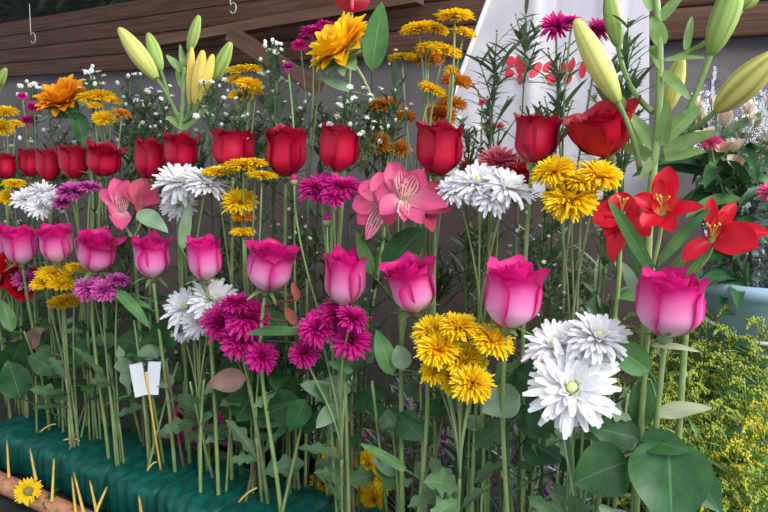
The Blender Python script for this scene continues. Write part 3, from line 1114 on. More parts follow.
def fold_o(s):
    return OS + 0.010 * np.sin(s * 55) + 0.006 * np.sin(s * 118 + 1)


rows = []
nr, nc = 24, 90
for i, py in enumerate(np.linspace(-70, 196, nr)):
    xl = 497 - (py - 0) * 0.375
    L, Rr = at(xl, py, OS), at(648, py, OS)
    z = L[2]
    sl, sr = s_of(L), s_of(Rr)
    ss = np.linspace(sl, sr, nc)
    oo = OS + (fold_o(ss + 0.02 * z) - OS) * (1 - np.exp(-((ss - sl) / 0.03) ** 2)) - 0.03 * np.exp(-((ss - sl) / 0.022) ** 2)
    rows.append(np.stack([so(s, o_, z) for s, o_ in zip(ss, oo)]))
P = np.stack(rows)
sheet = thing('plastic_sheet', P[-1].mean(0), 'hanging white plastic sheet with red printed petals and a bright slanted edge', 'sheet')
mb = MB()
mb.grids(P)
so_ = mb.build('sheet_panel', 'sheet', sheet)
mb = MB()
tube(mb, P[:, 0], 0.004, 0.004, 8)
mb.build('lit_rolled_edge', 'print_white', sheet)  # whiter than the panel: light caught along the edge is put into the colour
mb = MB()
tube(mb, np.stack([P[0, 0] + (P[0, -1] - P[0, 0]) * f for f in (-0.1, 0.5, 1.1)]), 0.006, 0.006, 8)
mb.build('hanging_rod', 'wire', sheet)
pet = [(512, 62, 7, 9, 20), (521, 66, 8, 16, -10), (511, 74, 7, 8, 60), (522, 80, 6, 9, 0), (538, 71, 6, 15, 25), (548, 66, 6, 12, 30), (550, 78, 8, 9, -40), (561, 70, 7, 14, 15), (572, 66, 6, 12, 20),
       (568, 79, 7, 9, 40), (583, 70, 6, 14, 5), (528, 70, 4, 12, -5), (622, 62, 3, 9, 0)]
for x, y, w, h, r in pet:
    for grow, dd, mt in ((1.22, 0.0030, 'print_white'), (1.0, 0.0042, 'print_red')):
        th = np.linspace(0, 2 * PI, 20, endpoint=False)
        ring = []
        for rr in (0.02, 0.5, 1.0):
            pts = []
            for t in th:
                u, v = rr * grow * w * 0.62 * math.cos(t), rr * grow * h * 0.62 * math.sin(t)
                a = math.radians(r)
                X, Y = x + u * math.cos(a) + v * math.sin(a), y - (-u * math.sin(a) + v * math.cos(a))
                q = at(X, Y, OS)
                pts.append(so(s_of(q), fold_o(s_of(q) + 0.02 * q[2]) - dd, q[2]))
            ring.append(np.stack(pts))
        mb = MB()
        mb.grids(np.stack(ring), wrap=True)
        if mt == 'print_white':
            par = mb.build('printed_petal', mt, sheet)
        else:
            mb.build('red_fill', mt, par)

# hanging wire hooks under the boards
for x, y, lab in ((33, 38, 'pale bent wire hook hanging on the dark boards at the far left'), (233, 8, 'pale twisted wire hanging from the boards above the yellow lily')):
    c = at(x, y, 0.84)
    m = mpp(c)
    mb = MB()
    t = np.linspace(0, 1, 26)
    ang = 0.6 + t * 5.2
    pts = c + (np.cos(ang) * 4.2 * m)[:, None] * ROW + (np.sin(ang) * 5 * m)[:, None] * ZUP
    up = np.stack([pts[0] + ZUP * 0.11 * f - ROW * 0.004 * f for f in (1, 0.6, 0.2)])
    tube(mb, np.concatenate([up, pts]), 0.0016, 0.0014, 6)
    tag(mb.build('wire_hook', 'wire', origin=pts[0]), lab, 'hook')

# ================================================================ pink roses, the front row
PG = 'pink roses of the front row'
Lf = 'leaf'
rose('large pink rose with pale centre petal, nearest the goldenrod at the right end', PG, 668, 304, 72, 66, 0.0, 2, 4, 'pink', 1, 0.14, 0.07, 0.25, auto=0, ds=0.01, sep=60, shape=(0.9, 0.95, 1.0),
     leaves=[(650, 372, 604, 342, 15, 0.01, 0.0, 'ovate', 'leaf_mid', 0.7), (652, 345, 700, 352, 4, 0.0, -0.01, 'strap', 'leaf_pale', 0.5), (640, 440, 588, 428, 17, 0.02, 0.01, 'ovate', 'leaf', 0.6),
             (628, 462, 574, 484, 27, 0.0, -0.02, 'ovate', 'leaf', 0.75), (668, 440, 672, 530, 40, 0.0, -0.03, 'ovate', 'leaf', 0.8), (655, 415, 712, 408, 9, 0.01, 0.02, 'ovate', 'leaf_pale', 0.5),
             (650, 424, 622, 402, 22, 0.04, 0.04, 'ovate', 'leaf', 0.8), (640, 440, 690, 452, 15, 0.0, -0.01, 'ovate', 'leaf', 0.5), (650, 380, 636, 430, 14, 0.03, 0.03, 'ovate', 'leaf_mid', 0.8),
             (690, 470, 720, 512, 16, 0.02, 0.02, 'ovate', 'leaf', 0.6), (655, 470, 700, 476, 12, 0.02, 0.02, 'ovate', 'leaf_mid', 0.5)])
rose('tall pink rose with frilled top, above and left of the big white chrysanthemum', PG, 511, 295, 67, 67, 0.0, 5, 6, 'pink', 2, 0.24, 0.1, 0.4, auto=0, sep=100,
     leaves=[(520, 395, 482, 412, 17, 0.02, 0.0, 'ovate', 'leaf_grey', 0.8), (530, 405, 568, 430, 22, 0.04, 0.03, 'ovate', 'leaf', 0.7), (525, 440, 562, 462, 20, 0.05, 0.04, 'ovate', 'leaf', 0.7),
             (515, 370, 548, 398, 18, 0.05, 0.05, 'ovate', 'leaf', 0.8), (560, 470, 590, 440, 16, 0.06, 0.05, 'ovate', 'leaf', 0.7)])
rose('pink rose tipped to the left above the yellow pompon cluster', PG, 411, 286, 58, 56, 0.0, -14, 16, 'pink', 3, 0.32, 0.12, 0.5, auto=0, ds=-0.005, sep=100,
     leaves=[(392, 375, 376, 330, 10, 0.0, 0.0, 'ovate', 'leaf_mid', 0.8), (404, 370, 398, 345, 10, 0.0, 0.01, 'ovate', 'leaf_grey', 0.8), (388, 408, 402, 432, 16, 0.03, 0.03, 'ovate', 'leaf', 0.8),
             (398, 418, 424, 440, 15, 0.03, 0.02, 'ovate', 'leaf', 0.8), (405, 470, 360, 444, 5, 0.0, -0.01, 'strap', 'leaf_mid', 0.6)])
rose('upright pink rose above the second magenta chrysanthemum cluster', PG, 345, 278, 47, 56, 0.0, 1, 8, 'pink', 4, 0.1, 0.05, -0.3, auto=0, sep=95, inner=0.9,
     leaves=[(352, 372, 326, 362, 4.5, 0.0, -0.01, 'strap', 'leaf_mid', 0.8), (345, 400, 300, 384, 10, 0.02, 0.01, 'ovate', 'leaf_grey', 0.8), (340, 405, 316, 428, 9, 0.01, 0.0, 'ovate', 'leaf_grey', 0.7)])
rose('pink rose leaning right, its outer petal spread left, above a reddish bud', PG, 271, 267, 56, 50, 0.0, 12, 12, 'pink', 5, 0.34, 0.1, -0.5, auto=0, sep=100,
     leaves=[(296, 325, 284, 306, 5, 0.0, 0.0, 'ovate', 'leaf_red', 0.8), (298, 300, 292, 282, 4, 0.0, 0.0, 'ovate', 'leaf_red', 0.8), (300, 400, 252, 424, 18, 0.03, 0.02, 'ovate', 'leaf', 0.8),
             (262, 385, 236, 420, 22, 0.02, 0.02, 'ovate', 'leaf', 0.85), (298, 332, 246, 334, 5, -0.01, -0.02, 'strap', 'leaf_mid', 0.7), (306, 400, 290, 432, 12, 0.0, 0.0, 'ovate', 'leaf', 0.8),
             (305, 345, 300, 320, 7, 0.0, 0.0, 'ovate', 'leaf_mid', 0.8)])
rose('narrow pink rose between two white chrysanthemum clusters, orange petal at its side', PG, 204, 259, 38, 44, 0.0, -3, 8, 'pink', 6, 0.16, 0.06, 0.2, auto=1, sep=100,
     leaves=[(182, 250, 190, 200, 6, 0.01, 0.01, 'ovate', 'leaf_grey', 0.8), (246, 380, 208, 384, 12, 0.0, -0.02, 'ovate', 'leaf_brown', 0.7), (208, 400, 236, 362, 12, 0.03, 0.03, 'ovate', 'leaf', 0.8)])
rose('pink rose right of a wide-open pink rose, leaves hanging below it on the left', PG, 151, 257, 41, 42, 0.0, -3, 10, 'pink', 7, 0.22, 0.08, 0.3, auto=1, sep=110,
     leaves=[(118, 292, 150, 328, 6, -0.01, -0.02, 'strap', 'leaf_mid', 0.8), (158, 345, 178, 318, 15, 0.02, 0.02, 'ovate', 'leaf', 0.85), (120, 300, 152, 308, 4, 0.0, 0.0, 'strap', 'leaf_mid', 0.6),
             (150, 350, 118, 340, 14, 0.03, 0.03, 'ovate', 'leaf', 0.7), (152, 365, 120, 358, 12, 0.03, 0.02, 'ovate', 'leaf', 0.7)])
rose('wide pink rose with folded petals just above magenta blooms, third from the left end', PG, 96, 252, 46, 40, 0.0, 8, 18, 'pink', 8, 0.32, 0.12, 0.2, auto=1, sep=110,
     leaves=[(130, 395, 118, 345, 9, 0.0, 0.0, 'lobed', 'leaf_grey', 0.8), (90, 352, 62, 362, 11, 0.02, 0.02, 'ovate', 'leaf', 0.8)])
rose('pink rose with frilled rim over the flat yellow cluster, second from the left end', PG, 56, 244, 38, 38, 0.0, -4, 10, 'pink', 9, 0.26, 0.08, -0.2, auto=2, sep=110,
     leaves=[(58, 372, 28, 356, 12, 0.01, 0.0, 'ovate', 'leaf', 0.8), (20, 398, 8, 360, 15, 0.01, 0.0, 'ovate', 'leaf', 0.8), (28, 346, 44, 330, 9, 0.01, 0.0, 'ovate', 'leaf_brown', 0.7)])
rose('smooth pink rose above dull red blooms at the left end of the front row', PG, 20, 246, 35, 38, 0.0, -3, 10, 'pink', 10, 0.14, 0.06, 0.1, auto=2, sep=100,
     leaves=[(6, 378, 24, 338, 14, 0.01, 0.0, 'ovate', 'leaf', 0.8), (12, 332, 2, 300, 7, 0.0, 0.0, 'ovate', 'leaf_mid', 0.8)])
rose('pink rose cut by the left frame edge, only its right rim in view', PG, -8, 243, 34, 38, 0.01, 0, 10, 'pink', 11, 0.2, 0.06, 0.1, auto=2)

# ================================================================ red roses, the row behind
RG = 'red roses of the second row'
rose('wide-open flat red rose below the yellow-green lily bud, widest of the red roses', RG, 602, 133, 78, 48, 0.06, -16, 14, 'red_open', 21, 0.26, 0.03, 0.3, auto=0, inner=0.9, sep=70, ds=0.02, shape=(0.8, 1.0, 1.0), wide=1.25, foot=0.8)
rose('deep red rose in front of the printed plastic sheet, left of the widest red rose', RG, 535, 138, 52, 50, 0.06, 4, 2, 'red', 22, 0.22, 0.06, 0.5, auto=0, inner=0.9, sep=70)
rose('tall square red rose just left of the bright slanted sheet edge', RG, 438, 149, 52, 54, 0.06, 2, 8, 'red', 23, 0.16, 0.07, 0.3, auto=1, sep=70)
rose('red rose with pointed bright front petal, above the magenta pair of blooms', RG, 338, 148, 46, 48, 0.06, 6, 6, 'red', 24, 0.18, 0.08, 0.4, auto=1, sep=45)
rose('large red rose directly below the small white asters, right of the flat yellow blooms', RG, 286, 151, 48, 50, 0.06, 2, 10, 'red', 25, 0.18, 0.08, -0.3, auto=1, sep=60)
rose('short wide red rose right above flat yellow blooms', RG, 233, 150, 50, 40, 0.07, 2, 4, 'red', 26, 0.22, 0.03, 0.0, auto=1, sep=70)
rose('red rose rising right behind the white chrysanthemums under the lily stem', RG, 180, 152, 40, 38, 0.06, 2, 10, 'red', 27, 0.3, 0.1, 0.3, auto=1)
rose('dark slender red rose just left of the lily stem', RG, 149, 159, 33, 40, 0.06, 2, 6, 'red', 28, 0.14, 0.06, 0.3, auto=1)
rose('red rose above the dusky pink alstroemeria, rightmost of the tight left cluster', RG, 103, 160, 40, 33, 0.06, 8, 14, 'red', 29, 0.28, 0.1, 0.3, auto=1)
rose('red rose above small magenta blooms, second from the right in the tight left cluster', RG, 73, 162, 31, 34, 0.06, -2, 6, 'red', 30, 0.14, 0.06, 0.2, auto=1)
rose('red rose directly above the white blooms at far left', RG, 48, 165, 26, 32, 0.06, 2, 6, 'red', 31, 0.16, 0.05, 0.2, auto=1)
rose('small red rose half hidden behind its neighbour above the leftmost white blooms', RG, 29, 163, 23, 28, 0.09, 0, 6, 'red', 32, 0.16, 0.05, 0.2, auto=1)
rose('red rose cut by the left frame edge above the small flat yellow pair', RG, 4, 166, 24, 26, 0.06, 0, 6, 'red', 33, 0.16, 0.05, 0.2, auto=1)

# ================================================================ white chrysanthemums
WG = 'white chrysanthemum sprays'
spray('big white chrysanthemums with pale green centre beneath the right-end pink roses', WG,
      [(572, 389, 88, 2, 58, 1, None, -0.02), (556, 346, 62, -16, 34, 1, None, 0.0), (598, 338, 64, 14, 30, 1, None, 0.0), (590, 356, 44, 24, 40, 1, None, 0.0)], 0.0, 'daisy', ('white',), 41, auto=4, stem_mat='stem',
      leaves=[(560, 420, 566, 460, 10, 0.02, 0.02, 'lobed', 'leaf_grey', 0.8), (600, 410, 632, 420, 9, 0.02, 0.02, 'lobed', 'leaf_grey', 0.6)], loose=True)
spray('white daisy-like chrysanthemums on thin stems, right of the pink alstroemeria', WG,
      [(456, 190, 46, -24, 30, 1), (478, 183, 54, -4, 36, 1), (492, 196, 42, 2, 52, 1), (508, 188, 54, 20, 26, 1)], 0.045, 'daisy', ('white',), 42, auto=2, stem_mat='stem', loose=True)
spray('white chrysanthemums with drooping petals in front of two red roses', WG,
      [(181, 182, 52, -8, 34, 1), (207, 184, 44, 18, 22, 1), (178, 204, 34, -4, 64, 1)], 0.03, 'daisy', ('white',), 43, auto=2, stem_mat='stem', loose=True)
spray('white chrysanthemums half behind the first magenta cluster, below the narrow pink rose', WG,
      [(186, 308, 46, -24, 42, 1), (214, 300, 50, 12, 36, 1), (183, 330, 24, -10, 70, 1), (200, 322, 34, 0, 62, 1)], 0.03, 'daisy', ('white',), 44, auto=3, stem_mat='stem')
spray('white chrysanthemums at far left under the red roses, beside small magenta blooms', WG,
      [(26, 199, 30, -12, 34, 1), (44, 193, 32, 6, 22, 1), (40, 206, 26, 0, 60, 1), (54, 199, 22, 18, 40, 1)], 0.03, 'daisy', ('white',), 45, auto=2, stem_mat='stem', loose=True)

# ================================================================ yellow chrysanthemums
YG = 'yellow chrysanthemum sprays'
spray('dense yellow pompon cluster of eight heads between two large pink roses', YG,
      [(432, 331, 42, -20, 30, 0.7), (459, 327, 42, 0, 20, 0.7), (492, 341, 46, 22, 26, 0.7), (438, 349, 46, -10, 32, 0.75), (464, 360, 48, 4, 30, 0.7), (434, 372, 32, -24, 40, 0.7),
       (472, 384, 44, 10, 44, 0.8), (456, 380, 36, -6, 40, 0.8)], -0.005, 'pompon', ('yellow',), 51, auto=2, join=0.42)
spray('bright yellow pompons below the widest red rose, left of the red alstroemeria', YG,
      [(554, 172, 46, -14, 24, 0.8), (599, 176, 46, 14, 22, 0.8), (571, 200, 58, -4, 34, 0.85), (582, 182, 34, 0, 20, 0.8)], 0.04, 'pompon', ('yellow',), 52, auto=2, loose=True)
spray('flat yellow blooms in tiers seen side-on below the short wide red rose', YG,
      [(218, 172, 32, -4, 10, 0.45), (243, 166, 40, 0, 8, 0.45), (257, 163, 26, 8, 8, 0.45), (240, 202, 36, -4, 30, 0.85), (262, 176, 32, 4, 4, 0.4), (243, 218, 26, 2, 6, 0.4, 'orange'), (243, 232, 26, 0, 8, 0.4)],
      0.03, 'pompon', ('yellow',), 53, auto=2, loose=True)
spray('flat yellow blooms at left with one underside showing, below two pink roses', YG,
      [(54, 273, 36, -2, 10, 0.45), (44, 283, 26, -10, 14, 0.5), (62, 284, 30, 4, 12, 0.5), (77, 268, 22, 10, 10, 0.5), (66, 301, 34, 4, 150, 0.4, 'pale_yellow')], 0.0, 'pompon', ('yellow',), 54, auto=3, loose=True)
spray('small flat yellow pair at the far left below the red roses', YG, [(14, 184, 23, 0, 12, 0.5), (9, 197, 22, -10, 30, 0.7)], 0.03, 'pompon', ('yellow',), 55, auto=1, loose=True)
spray('tall yellow blooms in tiers beside the bright sheet edge, top of the picture', YG,
      [(455, 16, 38, 0, 6, 0.45), (419, 29, 40, -8, 6, 0.45), (434, 29, 32, 14, 8, 0.5), (464, 33, 28, 16, 8, 0.5), (444, 51, 38, 18, 10, 0.5), (402, 58, 30, -4, 4, 0.45), (432, 90, 30, 24, 10, 0.55), (451, 70, 16, 4, 10, 0.8),
       (426, 48, 24, 0, 8, 0.6)], 0.085, 'pompon', ('yellow',), 56, auto=2, join=0.6)
spray('faded orange blooms low behind the tall yellow tiers', YG,
      [(428, 60, 34, 0, 10, 0.8, 'orange'), (456, 82, 34, 10, 10, 0.7, 'orange'), (440, 116, 36, 10, 20, 0.9, 'orange'), (384, 106, 36, -10, 10, 0.6, 'orange'), (406, 118, 26, 0, 10, 0.8, 'orange'), (378, 145, 28, -6, 20, 1.2, 'orange'), (400, 150, 26, 4, 20, 1.0, 'orange'),
       (452, 104, 30, 10, 10, 0.8, 'orange')], 0.13, 'pompon', ('orange',), 57, auto=2, join=0.6)
spray('yellow blooms right of the yellow lily, behind the asters', YG,
      [(241, 70, 26, -6, 10, 0.5), (253, 69, 22, 10, 10, 0.5), (236, 80, 22, -10, 10, 0.6), (249, 84, 28, 6, 16, 0.6), (241, 96, 26, 0, 16, 0.6), (256, 92, 20, 10, 10, 0.6), (230, 71, 16, -10, 10, 0.6)], 0.1, 'pompon', ('yellow',), 58, auto=2)
spray('yellow blooms between the side-facing amber sunflower and the big left lily bud', YG,
      [(88, 98, 24, -8, 16, 0.6), (100, 96, 28, 0, 10, 0.6), (113, 101, 20, 10, 10, 0.6), (104, 119, 24, 0, 26, 0.8), (122, 114, 20, 10, 16, 0.6, 'orange'), (95, 106, 18, 0, 10, 0.6)], 0.1, 'pompon', ('yellow',), 59, auto=2)
spray('yellow blooms at the upper left frame edge, left of the amber sunflower', YG, [(6, 112, 24, 0, 16, 0.6), (2, 128, 24, -6, 30, 0.8), (16, 124, 16, 10, 16, 0.6)], 0.09, 'pompon', ('yellow',), 60, auto=2)
spray('yellow blooms low down behind the foam stems, seen between stems at bottom centre', YG,
      [(331, 462, 30, 0, 60, 0.8), (323, 484, 30, -10, 60, 0.8), (345, 486, 24, 4, 60, 0.8), (368, 464, 28, 0, 60, 0.8), (382, 478, 30, 8, 60, 0.8), (358, 492, 28, 0, 60, 0.8), (374, 500, 26, 0, 60, 0.8)], 0.115, 'pompon', ('yellow',), 61,
      base=so(s_of(at(350, 470, 0.12)), 0.125, Z_TABLE), auto=2)

# ================================================================ magenta chrysanthemums
MG = 'magenta chrysanthemum sprays'
spray('dense magenta chrysanthemums overlapping the white ones, below the pink roses', MG,
      [(222, 322, 44, -22, 40, 1), (247, 317, 48, 10, 34, 1), (240, 340, 40, -2, 56, 1), (262, 356, 34, 14, 50, 1), (236, 303, 34, 0, 10, 0.8)], -0.01, 'mum', ('magenta',), 71, auto=2)
spray('magenta chrysanthemums with a yellow-eyed head, under the upright pink rose', MG,
      [(318, 328, 42, -16, 38, 1), (351, 340, 42, 10, 58, 1), (337, 314, 44, 0, 24, 1), (304, 353, 32, -18, 40, 1), (352, 318, 34, 20, 20, 1)], -0.01, 'mum', ('magenta',), 72, auto=2)
spray('magenta pair of blooms below the red rose with the bright petal, a bud underneath', MG, [(320, 188, 46, -6, 22, 0.8), (342, 187, 42, 8, 18, 0.8), (334, 196, 28, 0, 40, 0.8)], 0.035, 'mum', ('magenta',), 73, auto=1, loose=True, buds=[(327, 220, 11), (294, 180, 9)], stem_mat='stem')
spray('violet-pink blooms at left beneath the wide folded pink rose', MG, [(92, 288, 34, -10, 34, 0.9), (118, 280, 24, 8, 16, 0.7), (104, 290, 26, 6, 44, 0.9)], -0.005, 'mum', ('violet',), 74, auto=2, loose=True)
spray('small violet-pink blooms under red roses, right of the leftmost white ones', MG, [(71, 191, 30, -8, 26, 0.8), (90, 187, 24, 8, 14, 0.7), (62, 202, 20, -20, 30, 0.8)], 0.03, 'mum', ('violet',), 75, auto=1, loose=True)
spray('magenta blooms peeping out behind the large sunflower', MG, [(313, 33, 28, 0, 20, 0.9), (300, 45, 18, -10, 40, 0.9), (326, 26, 20, 10, 20, 0.9)], 0.12, 'mum', ('magenta',), 76, auto=0)
spray('magenta blooms above the printed sheet, left of the upright lily stem', MG, [(556, 26, 34, -4, 46, 1), (572, 22, 22, 8, 20, 1), (600, 30, 30, 10, 40, 1)], 0.1, 'mum', ('magenta',), 77, auto=1)
spray('single closed magenta bud on a pale stem left of the large sunflower', MG, [(288, 68, 15, -8, 6, 1.5)], 0.09, 'mum', ('violet',), 78, auto=0, stem_mat='stem')
spray('magenta blooms lying low behind the foam, seen through bare stems', MG, [(181, 416, 26, -10, 50, 1), (199, 436, 26, 0, 60, 1), (211, 422, 26, 4, 50, 1), (226, 434, 24, 10, 60, 1), (176, 436, 18, 0, 60, 1)], 0.11, 'mum', ('magenta',), 79,
      base=so(s_of(at(205, 440, 0.12)), 0.13, Z_TABLE), auto=2)
spray('small magenta blooms beside the amber sunflower at upper left', MG, [(34, 107, 16, 0, 30, 1), (27, 120, 14, -6, 40, 1), (22, 96, 10, -6, 40, 1)], 0.1, 'mum', ('magenta',), 80, auto=1)
spray('dull purple blooms beside the red blooms at the lower left edge', MG, [(25, 280, 26, 6, 30, 0.9), (34, 270, 14, 6, 30, 0.9)], 0.03, 'mum', ('violet',), 81, auto=1)

# ================================================================ sunflowers


def sunflower(label, cx, cy, w, o, lr, lt, mat, seed, bracts=True, leaves=(), base=None, squash=1.0):
    rng = random.Random(seed)
    P = at(cx, cy, o)
    R = w / 2 * mpp(P)
    ax = lean(P, lr, lt)
    base = foam_base(P, 0.0, 0.08) if base is None else base
    root = thing('sunflower', base, label, 'sunflower', 'sunflowers at the back')
    mb = MB()
    r = math.radians
    for n, a0, a1, l in ((15, 74, 92, 0.95), (14, 60, 74, 1.0), (13, 46, 54, 0.96), (9, 28, 26, 0.86), (5, 12, 4, 0.74)):
        ray_petals(mb, P, ax, n, R * 0.24, R * 0.88 * l, R * 0.25, r(a0), r(a1), rng, 0.08, 0.35, 0, 9, 5, 0.85)
    h = mb.build('flower_head', mat, root)
    mb = MB()
    lathe(mb, P, ax, [(0, 0.34 * R), (0.08 * R, 0.36 * R), (0.16 * R, 0.28 * R), (0.18 * R, 0.01 * R)], 16)
    mb.build('disc', 'disc_brown', h)
    mb = MB()
    lathe(mb, P - ax * R * 0.3, ax, [(0, 0.08 * R), (0.08 * R, 0.3 * R), (0.22 * R, 0.42 * R), (0.32 * R, 0.38 * R)], 12)
    for n, a0, a1, l, z in ((11, 70, 62, 0.55, -0.08), (11, 90, 80, 0.55, -0.16), (9, 110, 112, 0.5, -0.22)):
        ray_petals(mb, P, ax, n, R * 0.32, R * l * 1.1, R * 0.22, r(a0), r(a1), rng, 0.1, 0.3, z * R, 7, 5, 0.65)
    mb.build('bracts', 'leaf_bract', h)
    st = stem_curve(P - ax * R * 0.25, ax, base, 20)
    mb = MB()
    tube(mb, st, 0.003, 0.004, 8)
    mb.build('stem', 'stem', root)
    for s in leaves:
        hand_leaf(root, s, st)
    return root


sunflower('large golden sunflower facing up and left with overlapping green bracts', 343, 49, 70, 0.1, -40, 30, 'sunflower', 3, leaves=[(372, 70, 382, 2, 13, 0.1, 0.09, 'ovate', 'leaf_mid', 0.7), (352, 92, 318, 78, 6, 0.1, 0.09, 'ovate', 'leaf_grey', 0.6)])
sunflower('smaller amber sunflower turned up and left, among asters at upper left', 64, 101, 50, 0.1, -30, 34, 'amber', 4, leaves=[(76, 116, 40, 120, 7, 0.1, 0.09, 'ovate', 'leaf_grey', 0.5), (76, 112, 84, 146, 9, 0.1, 0.09, 'ovate', 'leaf', 0.7)])
# single yellow flower lying in front of the rail
P = at(28, 491, -0.085)
root = thing('chrysanthemum_flower', so(s_of(P) + 0.02, -0.1, Z_TABLE), 'single yellow flower with grey-green eye lying in front of the wooden rail', 'chrysanthemum')
rg = random.Random(5)
ax = lean(P, 8, 70)
R = 13 * mpp(P)
mb = MB()
for n, a0, a1, l in ((26, 88, 96, 1.0), (24, 72, 84, 0.9), (20, 56, 66, 0.74)):
    ray_petals(mb, P, ax, n, R * 0.2, R * l * 0.82, R * 0.1, math.radians(a0), math.radians(a1), rg, 0.06, 0.5, 0, 6, 3, 1.1)
h = mb.build('flower_head', 'yellow', root)
mb = MB()
lathe(mb, P, ax, [(0, 0.36 * R), (0.1 * R, 0.38 * R), (0.22 * R, 0.28 * R), (0.26 * R, 0.01 * R)], 14)
mb.build('disc', 'disc_olive', h)
mb = MB()
q = P - ax * R * 0.1
e = so(s_of(P) - 0.075, -0.075, Z_TABLE + 0.003)
tube(mb, bez(q, q - ax * 0.015 - ZUP * 0.01, e + ZUP * 0.01, e, 12), 0.0014, 0.0014, 6)
mb.build('stem', 'stem_grey', root)
for k in range(5):
    p = e + (q - e) * (0.15 + 0.16 * k)
    d = nrm(np.array([rg.uniform(-1, 1), rg.uniform(-1, 1), 0.2]))
    mb = MB()
    leaf(mb, p, p + d * 0.03, 0.006, None, ZUP, 22, 5, 0.3, 'lobed', 0.1)
    mb.build('leaf', 'leaf', root)

# ================================================================ lilies


def lily(label, pts, o, seed, buds, leaves, opened=(), base=None, r=0.0034):
    root_base = foam_base(at(pts[-1][0], pts[-1][1], o)) if base is None else base
    root = thing('lily', root_base, label, 'lily', 'lilies standing above the roses')
    K = [at(x, y, o) for x, y in pts] + [root_base]
    K = np.stack(K)
    t = np.linspace(0, len(K) - 1, 40)
    st = np.stack([np.interp(t, np.arange(len(K)), K[:, i]) for i in range(3)], 1)
    for _ in range(3):
        st[1:-1] = (st[:-2] + 2 * st[1:-1] + st[2:]) / 4
    mb = MB()
    tube(mb, st, r * 0.7, r * 1.15, 9)
    mb.build('stem', 'stem', root)
    for x0, y0, x1, y1, w, d0, d1, mt, sx, sy in buds:
        lily_bud(root, x0, y0, x1, y1, w, o + d0, o + d1, mt, at(sx, sy, o))
    for x0, y0, x1, y1, w, d0, d1, mt in leaves:
        hand_leaf(root, (x0, y0, x1, y1, w, o + d0, o + d1, 'strap', mt, 0.75))
    return root


lily('lily at left with two big pale buds above the slender dark red rose', [(184, 62), (183, 100), (180, 137), (178, 200)], 0.085, 1,
     [(157, 79, 119, 28, 17, 0.0, 0.0, 'bud_yellow', 180, 122), (161, 71, 148, 33, 13, 0.02, 0.02, 'bud_green', 170, 104), (189, 52, 199, 15, 11, 0, 0, 'bud_green', 184, 66), (213, 82, 231, 42, 14, 0.01, 0.01, 'bud_green', 185, 112),
      (190, 104, 192, 47, 9, -0.005, -0.01, 'lily_yellow', 184, 122), (195, 104, 203, 50, 14, -0.01, -0.015, 'lily_yellow', 184, 122), (200, 100, 213, 54, 11, -0.008, -0.005, 'lily_yellow', 184, 122)],
     [(182, 72, 166, 55, 4, 0, -0.01, 'leaf_lily'), (184, 80, 196, 66, 3, 0, -0.01, 'leaf_lily'), (183, 90, 176, 70, 3, 0, 0.01, 'leaf_lily'), (184, 72, 180, 44, 3, 0, 0, 'leaf_lily'), (183, 128, 208, 110, 6, 0, -0.01, 'leaf_lily'),
      (184, 130, 166, 116, 4, 0, 0.0, 'leaf_lily')])
lily('upright pale lily stem at right with long green and yellowish buds, leaf whorl halfway', [(655, -40), (657, 5), (660, 45), (660, 90), (658, 128), (653, 170), (648, 240), (646, 300)], 0.055, 2,
     [(618, 102, 575, 19, 24, -0.02, -0.03, 'bud_yellow', 640, 170), (618, 46, 609, -14, 18, 0.03, 0.03, 'bud_green', 652, 112), (711, 54, 741, -28, 25, 0.0, -0.01, 'bud_green', 688, 112), (717, 110, 778, 52, 29, -0.02, -0.05, 'bud_yellow', 690, 130),
      (665, 113, 682, 56, 19, 0.03, 0.02, 'bud_yellow', 664, 118), (742, 10, 762, -14, 14, 0.02, 0.02, 'bud_green', 675, 58)],
     [(662, 45, 652, 16, 8, 0, -0.01, 'leaf_lily'), (660, 20, 684, -6, 6, 0, 0.0, 'leaf_lily'), (664, 60, 706, 58, 3, 0, -0.01, 'leaf_lily'), (686, 50, 692, 16, 4, 0, 0.01, 'leaf_lily'), (662, 72, 690, 100, 6, 0, -0.01, 'leaf_lily'),
      (664, 140, 702, 106, 9, 0, -0.01, 'leaf_lily'), (664, 152, 720, 132, 8, 0, -0.02, 'leaf_lily'), (656, 150, 628, 112, 7, 0, -0.01, 'leaf_lily'), (656, 160, 622, 146, 7, 0, 0.01, 'leaf_lily'), (662, 145, 668, 100, 7, 0, -0.02, 'leaf_lily'),
      (657, 155, 640, 180, 5, 0, -0.01, 'leaf_lily'), (652, 46, 660, 70, 5, 0.01, -0.01, 'leaf_lily'), (640, 150, 618, 92, 6, 0.02, 0.02, 'leaf_lily'), (665, 158, 706, 152, 6, 0.0, -0.01, 'leaf_lily'), (654, 10, 640, -20, 7, 0, 0, 'leaf_lily')], r=0.0036)
P0 = at(-6, 96, 0.09)
lily('green lily bud just inside the upper left frame edge', [(-6, 96), (-8, 140)], 0.09, 3, [(-4, 90, 6, 68, 9, 0, 0, 'bud_green', -6, 100)], [(-6, 100, 3, 84, 3, 0, 0, 'leaf_lily')])

# ================================================================ alstroemerias


